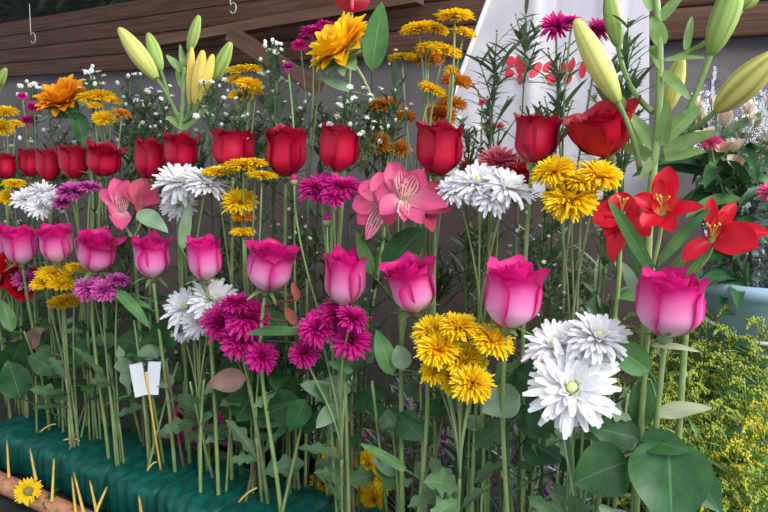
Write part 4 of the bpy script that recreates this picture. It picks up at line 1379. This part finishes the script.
def alstro(label, flowers, o, mats, seed, base=None, leaves=(), group='alstroemerias among the roses', jx=None, stalk_mat='stem', open_=70, narrow=1.0, long_=1.0):
    """flowers: (x, y, width, lean right, lean towards, phase[, open])"""
    rng = random.Random(seed)
    Ps = [at(f[0], f[1], o + (f[7] if len(f) > 7 else 0)) for f in flowers]
    low = sum(Ps) / len(Ps)
    base = foam_base(low) if base is None else base
    root = thing('alstroemeria', base, label, 'alstroemeria', group)
    J = base + (low - base) * 0.62 if jx is None else at(jx[0], jx[1], o)
    mb = MB()
    st = bez(J, (J + base) / 2 + ROW * 0.004, base, n=14)
    tube(mb, st, 0.0026, 0.003, 8)
    mb.build('stem', stalk_mat, root)
    for f, P in zip(flowers, Ps):
        trumpet(root, P, lean(P, f[3], f[4]), f[2] / 2 * mpp(P), mats, rng, 'flower', f[5], f[6] if len(f) > 6 else open_, J, narrow, stalk_mat, long_)
    for s in leaves:
        hand_leaf(root, s, st)
    return root




def hand_alstro(label, o, flowers, seed, join, leaves=(), stalk_mat='stem', group='alstroemerias among the roses', bend=0.25):
    """flowers whose petals are set one by one: foot x, y, outer petals, inner petals as (tip x, y, half width, depth at tip), two materials"""
    rng = random.Random(seed)
    J = at(join[0], join[1], o)
    base = foam_base(J)
    root = thing('alstroemeria', base, label, 'alstroemeria', group)
    mb = MB()
    st = bez(J, (J + base) / 2 + ROW * 0.004, base, n=14)
    tube(mb, st, 0.0026, 0.003, 8)
    mb.build('stem', stalk_mat, root)
    for fx, fy, fo, outer, inner, m0, m1 in flowers:
        C = at(fx, fy, o + fo)
        T = toward(C)
        f = None
        for lst, mt, nm in ((outer, m0, 'flower'), (inner, m1, 'inner_petals')):
            mb = MB()
            for tx, ty, hw, do in lst:
                tip = at(tx, ty, o + fo + do)
                d = tip - C
                L = np.linalg.norm(d)
                # arch out along the trumpet, then bend away
                bd = (C + tip) / 2 + (ZUP * 0.7 + T * 0.5) * L * bend * 0.5
                m = mpp(tip)
                t = np.linspace(0, 1, 13)
                Cv = bez(C, bd, tip, n=13)
                Tn = np.gradient(Cv, axis=0)
                Tn /= np.linalg.norm(Tn, axis=1)[:, None]
                h = nrm(T * 0.9 + ZUP * 0.35 + RGT * rng.uniform(-0.3, 0.3))
                S = np.cross(Tn, h)
                S /= np.maximum(1e-6, np.linalg.norm(S, axis=1))[:, None]
                Nn = np.cross(S, Tn)
                p = np.clip(np.sin(PI * (0.1 + 0.9 * t ** 1.35)), 0.02, 1) ** 0.75
                p[0] = 0.3
                s_ = np.linspace(-1, 1, 9)
                w = hw * m * 1.05
                P = Cv[:, None] + (w * p)[:, None, None] * s_[None, :, None] * S[:, None] + (w * p)[:, None, None] * (0.4 * np.abs(s_) ** 1.6)[None, :, None] * Nn[:, None]
                P = P + (0.1 * w * np.sin(t * 8 + rng.uniform(0, 6))[:, None] * s_[None] ** 3)[..., None] * Nn[:, None]
                mb.grids(P)
            if not lst:
                continue
            ob = mb.build(nm, mt, root if f is None else f)
            f = ob if f is None else f
        ax = nrm(ZUP + T * 0.4)
        mb = MB()
        for k in range(5):
            tip = C + ax * 0.016 * rng.uniform(0.8, 1.1) + RGT * rng.uniform(-0.006, 0.006) + T * 0.004
            tube(mb, bez(C, C + ax * 0.008, tip, n=6), 0.0004, 0.0003, 5)
            blobs(mb, [tip], 0.0009, 5, stretch=1.4)
        mb.build('stamens', 'lily_yellow', f)
        mb = MB()
        d = np.linalg.norm(C - J)
        lathe(mb, C - ax * 0.006, ax, [(0, 0.0018), (0.003, 0.0036), (0.006, 0.0036), (0.009, 0.003)], 8)
        tube(mb, bez(C - ax * 0.004, C - ax * d * 0.5, J, n=12), 0.0016, 0.0019, 6)
        mb.build('stalk', stalk_mat, f)
    for sp in leaves:
        hand_leaf(root, sp, st)
    return root


hand_alstro('large pink alstroemeria cluster with streaked inner petals left of the tall square red rose', 0.03,
            [(384, 204, 0.0, [(352, 206, 12, -0.01), (360, 184, 11, 0.0), (358, 224, 10, -0.015), (380, 172, 11, 0.01), (390, 226, 10, -0.02)], [(366, 240, 8, -0.03), (372, 192, 7, -0.018), (388, 190, 7, -0.018)], 'alst', 'alst_streak'),
             (404, 200, -0.012, [(376, 192, 14, -0.012), (390, 162, 11, 0.0), (424, 170, 12, 0.0), (447, 207, 10, -0.01), (422, 224, 11, -0.025), (380, 214, 11, -0.025)], [(401, 168, 9, -0.012), (417, 174, 9, -0.012), (404, 222, 7, -0.03)], 'alst', 'alst_streak'),
             (420, 206, 0.008, [(440, 184, 11, 0.0), (450, 212, 10, -0.01), (432, 232, 9, -0.02), (412, 180, 10, 0.0)], [(432, 190, 6, -0.004), (436, 214, 6, -0.01)], 'alst_dusk', 'alst_streak')],
            5, (402, 262), [(392, 262, 426, 228, 17, 0.02, 0.01, 'ovate', 'leaf', 0.85), (372, 275, 356, 234, 7, 0.02, 0.0, 'ovate', 'leaf_mid', 0.8), (386, 270, 408, 232, 12, 0.03, 0.02, 'ovate', 'leaf_mid', 0.8)])
hand_alstro('dusky pink half-closed alstroemeria under the red roses at left, grey leaf beside', 0.03,
            [(122, 212, 0.0, [(101, 190, 8, -0.01), (114, 178, 8, 0.0), (128, 180, 9, 0.0), (108, 206, 8, -0.015), (122, 230, 9, -0.02), (112, 222, 7, -0.015)], [(118, 190, 5, -0.005), (126, 196, 5, -0.005)], 'alst', 'alst_streak'),
             (142, 208, 0.004, [(128, 184, 10, 0.0), (142, 178, 11, 0.0), (158, 186, 11, -0.004), (160, 202, 10, -0.012), (134, 204, 9, -0.012)], [(144, 188, 6, -0.006), (150, 194, 6, -0.006)], 'alst_dusk', 'alst')],
            6, (134, 238), [(138, 212, 168, 233, 9, 0.0, -0.01, 'ovate', 'leaf_grey', 0.8)])
hand_alstro('red alstroemeria with yellow throat and long leaves, behind the right-end pink rose', 0.03,
            [(662, 214, -0.006, [(669, 166, 12, 0.0), (634, 196, 9, -0.01), (704, 207, 7, -0.012), (642, 228, 10, -0.02), (674, 232, 9, -0.02)], [(660, 178, 7, -0.006), (652, 200, 6, -0.01), (680, 200, 6, -0.01)], 'alst_red', 'alst_red_in'),
             (622, 214, 0.014, [(593, 222, 13, -0.01), (612, 262, 9, -0.015), (650, 236, 12, -0.015), (618, 192, 11, 0.0), (640, 204, 11, 0.0), (600, 206, 10, 0.0)], [(604, 236, 7, -0.012), (632, 240, 8, -0.02), (624, 202, 7, 0.0)], 'alst_red', 'alst_red')],
            7, (652, 268), [(650, 270, 608, 200, 7, 0.02, -0.005, 'strap', 'leaf_mid', 0.8), (660, 262, 711, 208, 6, 0.02, -0.005, 'strap', 'leaf_mid', 0.8), (648, 290, 628, 246, 6, 0.03, 0.02, 'strap', 'leaf_mid', 0.8), (665, 290, 690, 246, 6, 0.03, 0.03, 'strap', 'leaf_mid', 0.8),
                            (640, 300, 622, 262, 6, 0.04, 0.04, 'strap', 'leaf_grey', 0.8)])
hand_alstro('red alstroemeria facing right near the frame edge, one broad petal hanging out', 0.02,
            [(712, 240, 0.0, [(758, 248, 17, -0.02), (711, 197, 6, 0.0), (770, 233, 9, 0.0), (682, 261, 8, -0.01), (736, 203, 7, 0.01)], [(726, 212, 6, -0.004), (736, 222, 6, -0.004), (722, 222, 5, -0.006)], 'alst_red', 'alst_red_in')],
            8, (690, 276), [(686, 290, 702, 256, 6, 0.02, 0.01, 'strap', 'leaf_mid', 0.8)], bend=0.5)
alstro('faded red alstroemeria blooms at the lower left frame edge beside dull purple blooms',
       [(12, 272, 40, -10, 50, 0.3, 70), (20, 290, 34, 6, 70, 0.9, 70), (2, 284, 34, -20, 50, 0.5, 70), (4, 262, 30, -10, 20, 0.5, 60)], 0.03, ('alst_red', 'alst_red'), 9)

# carnations behind the white daisies
cg = 'carnations in front of the plastic sheet'
spray('pink-red ruffled carnation behind the white daisies, below the printed sheet', cg, [(498, 163, 46, -4, 30, 0.8)], 0.1, 'pompon', ('carn_pink',), 91, name='carnation', cat='carnation', auto=0)
spray('scarlet carnation tucked between white daisies and the deep red rose', cg, [(520, 174, 34, 6, 40, 0.8)], 0.09, 'pompon', ('carn_red',), 92, name='carnation', cat='carnation', auto=0)
spray('small scarlet carnation between the tall square red rose and white daisies', cg, [(470, 168, 26, 6, 40, 0.8)], 0.09, 'pompon', ('carn_red',), 93, name='carnation', cat='carnation', auto=0)
spray('tiny pink carnation buds on a thin stem against the bright sheet', cg, [(492, 126, 10, -10, 20, 1.3), (500, 127, 9, 10, 20, 1.3), (482, 103, 9, 0, 20, 1.4)], 0.12, 'pompon', ('carn_pink',), 94, name='carnation', cat='carnation', auto=1)

# glossy red flower hanging in from above the sunflower
P = at(352, -6, 0.12)
root = thing('anthurium', P + ZUP * 0.001, 'glossy red rounded flower with pink stalk at the top edge above the sunflower', 'anthurium')
R = 19 * mpp(P)
T = toward(P)
fr_ = frame(nrm(T + ZUP * 0.2))
th = np.linspace(0, 2 * PI, 40, endpoint=False)
rows = []
for q in np.linspace(0.02, 1, 10):
    rr = q * R * (1 - 0.16 * np.abs(np.cos(th / 2 + 0.8)) ** 6)
    rows.append(P + (rr * np.cos(th))[:, None] * fr_[0] + (rr * np.sin(th))[:, None] * fr_[1] - (q ** 2 * R * 0.35) * fr_[2] + (0.02 * R * np.sin(3 * th))[:, None] * fr_[2])
mb = MB()
mb.grids(np.stack(rows), wrap=True)
mb.build('spathe', 'red_gloss', root)
mb = MB()
tube(mb, bez(P + T * 0.01 - ZUP * R * 0.9, P + T * 0.012, P + T * 0.008 + ZUP * R * 0.4, n=8), 0.0018, 0.003, 8)
mb.build('spadix', 'pink_stem', root)
mb = MB()
tube(mb, bez(P - T * 0.002, P - T * 0.05 - ZUP * 0.1, foam_base(P, 0.02, 0.085) + ZUP * 0.15, foam_base(P, 0.02, 0.085), 22), 0.002, 0.003, 7)
mb.build('stem', 'stem', root)
root.location = root.location

# ================================================================ wiry white asters and leafy sprigs
A = aster
AG = 'white aster sprigs'
asters = [
    ('standing highest above the amber sunflower', [(92, 68), (98, 72), (88, 75), (104, 76), (93, 81), (86, 72), (103, 84)], 0.12),
    ('above the magenta blooms at upper left', [(34, 84), (40, 88), (30, 88), (26, 96), (46, 90), (20, 86)], 0.12),
    ('in front of the amber sunflower, low', [(80, 88), (58, 126), (72, 127), (44, 132), (12, 146), (20, 140)], 0.095),
    ('between small yellow blooms and the big left lily bud', [(118, 85), (137, 96), (142, 101), (135, 103), (128, 78), (148, 92), (110, 118)], 0.11),
    ('thin, right under the big left lily bud', [(140, 74), (147, 90), (160, 92), (134, 120), (156, 114), (140, 128), (126, 140)], 0.13),
    ('fluffy, in front of the opened yellow lily', [(212, 82), (217, 78), (206, 88), (214, 90), (220, 88), (203, 82), (225, 80), (196, 116), (208, 114)], 0.085),
    ('beneath the yellow blooms, above the short wide red rose', [(240, 110), (248, 116), (251, 84), (232, 118), (246, 124), (222, 126), (236, 98)], 0.09),
    ('with a starry top left of the magenta bud', [(266, 44), (272, 42), (277, 46), (270, 50), (280, 44), (276, 53), (265, 48)], 0.09),
    ('low, left of the magenta bud stem', [(260, 61), (268, 72), (263, 74), (282, 80), (284, 62), (276, 84), (254, 96), (285, 102)], 0.095),
    ('starry, just below the large sunflower', [(340, 98), (346, 102), (354, 98), (350, 87), (364, 88), (370, 95), (338, 104), (356, 112), (349, 109), (338, 117)], 0.075),
    ('behind the red rose with the bright petal', [(366, 118), (374, 122), (358, 124), (372, 130), (382, 128), (330, 124), (322, 126)], 0.075),
    ('tiny, below the large red rose left of the magenta pair', [(289, 209), (302, 218), (296, 234), (310, 238), (272, 226), (305, 228), (284, 244)], 0.09),
    ('tiny, around the dusky pink alstroemeria', [(105, 230), (130, 236), (112, 200), (98, 212), (138, 220), (150, 232), (60, 210), (20, 222)], 0.08),
    ('at far left under the small yellow pair', [(12, 214), (20, 221), (30, 216), (6, 222), (62, 212)], 0.08),
    ('behind the first magenta cluster', [(168, 360), (210, 350), (200, 356), (222, 372), (158, 342), (176, 352)], 0.09),
    ('low behind the second magenta cluster', [(285, 378), (310, 380), (292, 385), (278, 372), (302, 374), (366, 300), (372, 292)], 0.1),
    ('against the dark boards between lily and yellow blooms', [(172, 96), (166, 108), (178, 114), (150, 106), (162, 122), (170, 86)], 0.14),
    ('left of the tall yellow tiers', [(395, 92), (388, 98), (396, 50), (400, 82), (380, 88)], 0.1),
    ('small, below the bright yellow pompons', [(527, 214), (520, 228), (518, 226), (540, 226), (528, 206), (534, 240)], 0.07),
    ('small, right of the tall pink rose', [(548, 308), (552, 290), (538, 280), (560, 286), (544, 262)], 0.07),
    ('between the bright yellow pompons and red alstroemeria', [(606, 196), (612, 210), (600, 230), (618, 186), (596, 214)], 0.09),
    ('behind the tight left cluster of red roses', [(30, 140), (60, 138), (48, 130), (90, 136), (110, 134), (8, 136), (74, 142)], 0.13),
    ('behind the dark slender red rose', [(118, 140), (132, 132), (142, 136), (150, 128), (166, 130), (124, 126)], 0.13),
    ('behind the short wide red rose', [(196, 130), (214, 124), (226, 114), (204, 118), (258, 112), (268, 120)], 0.13),
    ('behind the large red rose', [(272, 110), (290, 118), (300, 108), (310, 96), (316, 114), (298, 84)], 0.14),
    ('right of the tall square red rose', [(478, 128), (466, 130), (474, 140), (462, 118), (480, 146)], 0.09),
]
for k, (w, tops, o) in enumerate(asters):
    big = 7.5 if k in (0, 1, 5, 7, 9, 10, 25) else (6.4 if k < 10 else 5.2)
    r2 = random.Random(k + 3)
    tops = tops + [(x + r2.uniform(-14, 14), y + r2.uniform(-4, 26)) for x, y in tops[:5]]
    A('wiry white aster sprig ' + w, AG, tops, o, 200 + k, blossom=big, leafy=2.3)
greens = [
    ('dark wiry sprig against the bright left part of the plastic sheet', [(497, 32), (488, 46), (505, 60), (478, 58), (514, 44), (500, 80), (488, 98), (496, 66)], 0.11),
    ('tall dark sprig crossing the printed petals', [(526, 6), (533, 16), (516, 16), (540, 28), (522, 34), (536, 44), (530, 60), (512, 26)], 0.12),
    ('dark sprig beneath the magenta blooms on the sheet', [(556, 60), (548, 50), (566, 44), (574, 60), (560, 84), (545, 98), (572, 102)], 0.12),
    ('dark sprig behind the big yellowish bud at right', [(602, 50), (624, 56), (592, 66), (632, 70), (606, 86), (588, 92), (620, 90)], 0.12),
    ('sprig with tiny green buds left of the upright lily stem', [(618, 40), (636, 40), (628, 20), (640, 60), (612, 66), (630, 84), (640, 100)], 0.1),
    ('sprig with green buds behind the widest red rose', [(632, 120), (640, 112), (626, 134), (616, 110), (642, 130), (606, 104)], 0.1),
    ('dark low sprig behind the deep red rose', [(548, 110), (556, 118), (566, 108), (540, 104), (520, 108), (570, 120)], 0.12),
    ('dark sprig left of the deep red rose', [(470, 80), (478, 92), (486, 112), (494, 130), (502, 112), (508, 98), (516, 118)], 0.13),
]
for k, (w, tops, o) in enumerate(greens):
    A(w, 'dark green sprigs before the sheet', tops, o, 300 + k, blossom=4.2, leafy=2.0, mat='sepal', name='green_sprig', cat='greenery', needle=1.5, bud_frac=1.0, stem_mat='stem_dark')
ferns = [('beneath the large sunflower', 320, 100, 0.14), ('between the two left sunflower neighbours', 150, 100, 0.15), ('under the yellow blooms beside the lily', 226, 104, 0.15), ('behind the short wide red rose and its asters', 262, 116, 0.15),
         ('behind the dark slender red rose at left', 130, 118, 0.16), ('behind the tight left cluster of red roses', 70, 128, 0.16), ('behind the pair of white chrysanthemums', 196, 120, 0.15), ('between large sunflower and tall yellow tiers', 384, 104, 0.14),
         ('behind the upright pink rose', 350, 236, 0.14), ('behind the leaning pink rose', 300, 230, 0.15), ('behind white daisies on thin stems', 470, 226, 0.14), ('below the printed sheet and the carnations', 545, 226, 0.15),
         ('behind the tipped pink rose', 440, 240, 0.13), ('beside the narrow pink rose', 230, 240, 0.15), ('at the left edge under yellow blooms', 14, 140, 0.15), ('under the wide pink rose at left', 112, 236, 0.15),
         ('right of the tall pink rose', 585, 250, 0.13), ('behind the second cluster from left', 40, 225, 0.15)]
for k, (w, x, y, o) in enumerate(ferns):
    rg = random.Random(k)
    tops = [(x + rg.uniform(-24, 24), y + rg.uniform(-6, 40)) for _ in range(9)]
    for q in range(2):
        A('fine feathery green frond ' + w, 'feathery fronds ' + w, [(a + q * 14 - 4, b + q * 8) for a, b in tops], o + q * 0.03, 400 + k * 2 + q, blossom=2.6, leafy=4.0, mat='sepal', name='feathery_frond', cat='greenery', needle=1.2, bud_frac=1.0)

# leafy branches filling the lower left
branches = [('at the left frame edge, large dark leaves', 6, 330, 0.03), ('below the flat yellow blooms at left', 40, 350, 0.05), ('below the violet-pink blooms', 92, 330, 0.05), ('under the pink rose beside hanging leaves', 140, 318, 0.07),
            ('under the first magenta cluster', 240, 390, 0.06), ('between the two magenta clusters', 284, 330, 0.04), 
            ('behind the tall pink rose stem', 500, 340, 0.09), ('behind the big white chrysanthemums', 610, 300, 0.09),
            ('in the lower left crowd of stems', 70, 380, 0.09), ('left of the pink rose over flat yellow blooms', 30, 300, 0.08), ('behind the leaning pink rose', 260, 300, 0.1), ('behind the narrow pink rose', 200, 290, 0.1),
            ('behind upright pink rose', 350, 310, 0.1)]
for k, (w, x, y, o) in enumerate(branches):
    rg = random.Random(k + 900)
    P = at(x, y, o)
    b = foam_base(P, rg.uniform(-0.015, 0.015))
    root = thing('leafy_branch', b, 'dark leafy branch ' + w, 'greenery', 'dark leafy branches between the stems')
    st = bez(P, (P + b) / 2 + ROW * rg.uniform(-0.01, 0.01), b, n=14)
    mb = MB()
    tube(mb, st, 0.0012, 0.0026, 6)
    mb.build('stem', 'stem_brown' if k % 3 == 0 else 'stem_dark', root)
    n = rg.randint(6, 9)
    for j in range(n):
        q = st[int(j * 8 / n)]
        az = j * 2.3 + rg.uniform(-0.4, 0.4)
        L = rg.uniform(0.028, 0.05)
        d = np.array([math.cos(az), math.sin(az), rg.uniform(-0.1, 0.8)])
        mb = MB()
        leaf(mb, q, q + nrm(d) * L, L * rg.uniform(0.22, 0.34), None, nrm(ZUP + toward(q) * rg.uniform(0, 1.2)), 11, 5, 0.25, 'ovate', 0.1, 0.1, rg)
        mb.build('leaf', 'leaf' if rg.random() < 0.7 else 'leaf_mid', root)

# cut stems without visible blooms
bare = [(8, 350), (24, 372), (36, 360), (48, 380), (64, 350), (82, 372), (96, 366), (108, 384), (120, 372), (134, 360), (150, 392), (166, 380), (178, 366), (190, 392), (204, 384), (218, 400), (232, 392), (246, 402), (262, 396), (276, 400), (296, 410), (312, 396),
        (330, 404), (352, 396), (372, 410), (392, 420), (420, 430), (448, 436), (480, 430), (506, 430), (540, 450), (575, 440), (605, 450), (628, 440)]
for k, (x, y) in enumerate(bare):
    rg = random.Random(k + 77)
    P = at(x, y - rg.uniform(0, 50), rg.uniform(-0.01, 0.09))
    b = foam_base(P, rg.uniform(-0.02, 0.02), rg.uniform(-0.015, 0.085))
    root = thing('cut_stem', b, 'bare cut flower stem standing in the foam among many others', 'stem', 'bare stems standing in the foam')
    st = bez(P, (P + b) / 2 + ROW * rg.uniform(-0.008, 0.008), b, n=10)
    mb = MB()
    tube(mb, st, rg.uniform(0.0012, 0.0018), rg.uniform(0.0017, 0.0027), 7)
    mb.build('stem', ('stem', 'stem_grey', 'stem', 'stem_brown')[k % 4], root)
    for j in range(rg.randint(1, 3)):
        q = st[rg.randint(0, 5)]
        d = np.array([rg.uniform(-1, 1), rg.uniform(-1, 1), rg.uniform(0, 0.8)])
        L = rg.uniform(0.02, 0.045)
        mb = MB()
        leaf(mb, q, q + nrm(d) * L, L * 0.3, None, nrm(ZUP + toward(q)), 22, 5, 0.25, 'lobed' if j % 2 else 'ovate', 0.1)
        mb.build('leaf', rg.choice(['leaf_grey', 'leaf', 'leaf_mid']), root)

# blank white card on a stick among the stems
P = at(146, 379, 0.0)
b = foam_base(P, 0, 0.02)
root = thing('blank_card', b, 'blank white folded card on a thin stick among the left stems', 'card')
m = mpp(P)
mb = MB()
T = toward(P)
R_ = nrm(np.cross(T, ZUP)) * -1
for sg in (-1, 1):
    c = P + R_ * sg * 7 * m
    ex = nrm(R_ + T * 0.5 * sg)
    ez = nrm(ZUP + R_ * 0.12 * sg)
    box(mb, c, ex, nrm(np.cross(ez, ex)), ez, 6.6 * m, 0.0005, 17 * m)
mb.build('card_panel', 'paper', root)
mb = MB()
tube(mb, np.linspace(P + ZUP * 0.01, b, 6), 0.0016, 0.0016, 6)
mb.build('stick', 'skewer', root)

# ================================================================ behind on the right: goldenrod, a tub of alstroemerias
gr = [(566, 350, .34), (588, 330, .42), (600, 372, .30), (606, 318, .5), (626, 340, .44), (640, 316, .5), (650, 380, .28), (664, 350, .36), (676, 330, .42), (690, 372, .26), (700, 345, .36), (706, 318, .40), (720, 400, .20), (724, 352, .32), (736, 330, .38), (744, 378, .24),
      (756, 345, .34), (764, 318, .38), (768, 400, .2), (782, 360, .3), (690, 430, .2), (740, 440, .16), (660, 425, .24), (776, 330, .4), (640, 440, .22), (690, 300, .44), (735, 308, .43), (676, 402, .24), (752, 420, .18), (700, 470, .16), (725, 480, .14), (760, 470, .14), (655, 470, .2),
      (715, 425, .18), (665, 298, .5)]
gl = ['behind the big white chrysanthemums', 'left of the right-end rose stem', 'right of the right-end pink rose', 'before the pale blue tub', 'in the lower right corner area', 'along the right frame edge']
for k, (x, y, o) in enumerate(gr):
    top = at(x, y, o)
    b = so(s_of(top) + rnd.uniform(-0.02, 0.02), o + rnd.uniform(0.0, 0.03), Z_TABLE)
    if top[2] - b[2] < 0.1:
        top[2] = b[2] + 0.1
    gold = k in (18, 22 - 4, 28, 21)
    z = ('behind the big white chrysanthemums' if x < 615 else 'left of the right-end rose stem' if x < 655 else 'in front of the pale blue tub' if y < 335 else 'at the right frame edge, golden tipped' if gold else
         'at the lower right' if y > 395 else 'right of the largest pink rose')
    goldenrod(f'goldenrod stalk with yellow-green plumes {z}', 'goldenrod ' + z, b, top, 500 + k, gold, 13)

tub = thing('plastic_tub', so(s_of(at(768, 300, 0.5)), 0.5, Z_TABLE), 'pale blue plastic tub holding wilted flowers behind the goldenrod', 'tub')
c = ROOT_LOC[tub.name]
zt = at(720, 283, 0.42)[2] - Z_TABLE
rt = abs(s_of(at(690, 284, 0.44)) - s_of(c))
mb = MB()
lathe(mb, c, ZUP, [(0.0, 0.01), (0.0, rt * 0.82), (zt * 0.5, rt * 0.9), (zt - 0.02, rt * 0.98), (zt - 0.018, rt * 1.05), (zt, rt * 1.06), (zt, rt * 0.99), (zt * 0.8, rt * 0.95), (zt * 0.75, 0.01)], 40)
mb.build('body', 'blue_tub', tub)
mb = MB()
t = np.linspace(0, PI, 20)
tube(mb, c + (np.cos(t) * rt * 1.03)[:, None] * ROW + (-np.abs(np.sin(t)) * rt * 1.09)[:, None] * BACK + (zt - 0.012 - 0.06 * np.sin(t))[:, None] * ZUP, 0.003, 0.003, 7)
mb.build('handle', 'wire', tub)
tb = [([(702, 122, 22, -10, 20, .3, 40), (697, 108, 18, -10, 10, .7, 35)], 'nearest the right lily stem', .42), ([(716, 110, 22, 0, 10, .5, 30), (724, 126, 24, 6, 20, .2, 40)], 'with tallest creamy buds', .44), ([(706, 142, 20, -6, 40, .8, 45), (722, 154, 22, 0, 50, .1, 45)], 'low in the middle of the tub', .4),
      ([(737, 168, 22, 0, 50, .4, 50), (733, 152, 20, 4, 30, .6, 45)], 'with one pale round bloom facing out', .4), ([(752, 128, 24, 14, 20, .3, 50), (764, 142, 20, 14, 20, .3, 50)], 'leaning to the frame edge', .44), ([(742, 138, 22, 6, 24, .2, 40), (748, 116, 20, 6, 10, .9, 35)], 'in the centre back', .48)]
for k, (fl, w, o) in enumerate(tb):
    rg = random.Random(k + 40)
    lo = at(fl[0][0], fl[0][1], o)
    b = c + ROW * rg.uniform(-0.3, 0.3) * rt + BACK * rg.uniform(-0.3, 0.3) * rt
    b[2] = Z_TABLE + zt * 0.76
    r_ = alstro('wilted cream alstroemeria in the blue tub, ' + w, fl, o, ('cream', 'cream', 'sepal'), 60 + k, b, group='wilted alstroemerias in the tub', stalk_mat='stem_dark')
    for j in range(24):
        f = rg.uniform(0.1, 0.95)
        q = b + (lo - b) * f + np.array([rg.gauss(0, 0.012), rg.gauss(0, 0.012), 0])
        az = rg.uniform(0, 6.28)
        L = rg.uniform(0.05, 0.1)
        d = np.array([math.cos(az), math.sin(az), rg.uniform(-0.5, 0.5)])
        mb = MB()
        leaf(mb, q, q + nrm(d) * L, L * 0.13, None, nrm(ZUP + toward(q)), 10, 5, 0.3, 'strap', 0.25)
        mb.build('leaf', 'leaf' if rg.random() < 0.8 else 'leaf_mid', r_)
spray('small pink bloom beside wilted cream flowers at the upper right', 'pink blooms in the tub', [(711, 142, 22, -10, 30, 1)], 0.38, 'mum', ('alst',), 95, base=c + ZUP * (zt * 0.76) - BACK * rt * 0.4, auto=0, name='chrysanthemum_spray')
spray('pink bloom cut by the right frame edge beside wilted flowers', 'pink blooms in the tub', [(770, 192, 26, 0, 30, 1)], 0.36, 'mum', ('alst',), 96, base=c + ZUP * (zt * 0.76) - BACK * rt * 0.5 - ROW * rt * 0.3, auto=0, name='chrysanthemum_spray')
# clear wrap around the wilted bunch
rows = []
th = np.linspace(0, 2 * PI, 80, endpoint=False)
for i, f in enumerate(np.linspace(0, 1, 20)):
    zz = Z_TABLE + zt * 0.78 + f * (at(720, 84, 0.45)[2] - Z_TABLE - zt * 0.78)
    r = rt * (0.75 + 0.35 * f) * (1 + (0.05 + 0.05 * f) * np.sin(9 * th + 3 * f) + 0.04 * np.sin(17 * th - 4 * f))
    cc = np.array([c[0], c[1], zz])
    rows.append(cc + (r * np.cos(th))[:, None] * ROW + (r * np.sin(th))[:, None] * BACK + (0.02 * f * np.sin(6 * th))[:, None] * ZUP)
mb = MB()
mb.grids(np.stack(rows), wrap=True)
tag(mb.build('cellophane_wrap', 'cello', origin=c + ZUP * zt * 0.78), 'clear cellophane wrapped around the wilted bunch in the blue tub', 'wrapping')

# statice low behind the stems at bottom centre
sg_ = [(388, 420), (402, 405), (414, 440), (428, 412), (440, 450), (452, 424), (466, 440), (478, 412), (490, 430), (504, 452), (516, 425), (528, 440), (540, 460), (552, 440), (566, 470), (398, 470), (424, 476), (456, 480), (486, 476), (512, 484), (536, 486), (375, 452), (470, 470), (560, 420), (584, 452), (360, 420),
       (340, 400), (310, 395), (290, 400), (325, 430)]
for k, (x, y) in enumerate(sg_ + [(x + 8, y - 14) for x, y in sg_]):
    o = 0.14 + 0.10 * (500 - y) / 100.0
    top = at(x, y, o)
    b = so(s_of(top) + rnd.uniform(-0.015, 0.015), o, Z_TABLE)
    w = ('under the dense yellow pompon cluster' if 420 <= x < 500 else 'left of the dense yellow pompons, low behind stems' if 370 <= x < 420 else 'below and left of the big white chrysanthemums' if x >= 500 else 'low behind the second magenta cluster stems')
    statice('silvery statice sprig with tiny purple florets ' + w, 'statice ' + w, b, top, 600 + k, 'statice' if k % 3 else 'statice_pink')

# ================================================================ light
W = bpy.data.worlds.new('daylight')
SC.world = W
W.use_nodes = True
bg = W.node_tree.nodes['Background']
bg.inputs[0].default_value = (0.86, 0.93, 1.0, 1)
bg.inputs[1].default_value = 0.7


def area(name, loc, target, size, power, col):
    l = bpy.data.lights.new(name, 'AREA')
    l.shape = 'RECTANGLE'
    l.size, l.size_y = size
    l.energy = power
    l.color = col
    o = bpy.data.objects.new(name, l)
    COL.objects.link(o)
    o.location = loc
    d = np.asarray(target, float) - np.asarray(loc, float)
    from mathutils import Vector
    o.rotation_euler = Vector(d).to_track_quat('-Z', 'Y').to_euler()
    return o


area('street_daylight', (1.3, -0.9, 2.7), (-0.1, 0.8, 1.25), (2.2, 1.4), 74, (1.0, 0.97, 0.93))
area('side_daylight', (1.7, 0.9, 2.1), (0.2, 0.8, 1.3), (1.0, 1.0), 46, (0.95, 0.97, 1.0))

cam = bpy.data.cameras.new('camera')
cam.sensor_width = 36.0
cam.lens = 36.0 * F_PX / 768.0
cam.clip_start = 0.02
co = bpy.data.objects.new('camera', cam)
COL.objects.link(co)
co.location = CAM
co.rotation_euler = (PI / 2 - PITCH, 0, 0)
SC.camera = co
SC.view_settings.view_transform = 'Standard'
SC.view_settings.look = 'None'
SC.view_settings.exposure = 0.4
SC.view_settings.gamma = 1.0
SC.view_settings.use_curve_mapping = False
SC.cycles.max_bounces = 8
SC.cycles.transparent_max_bounces = 16
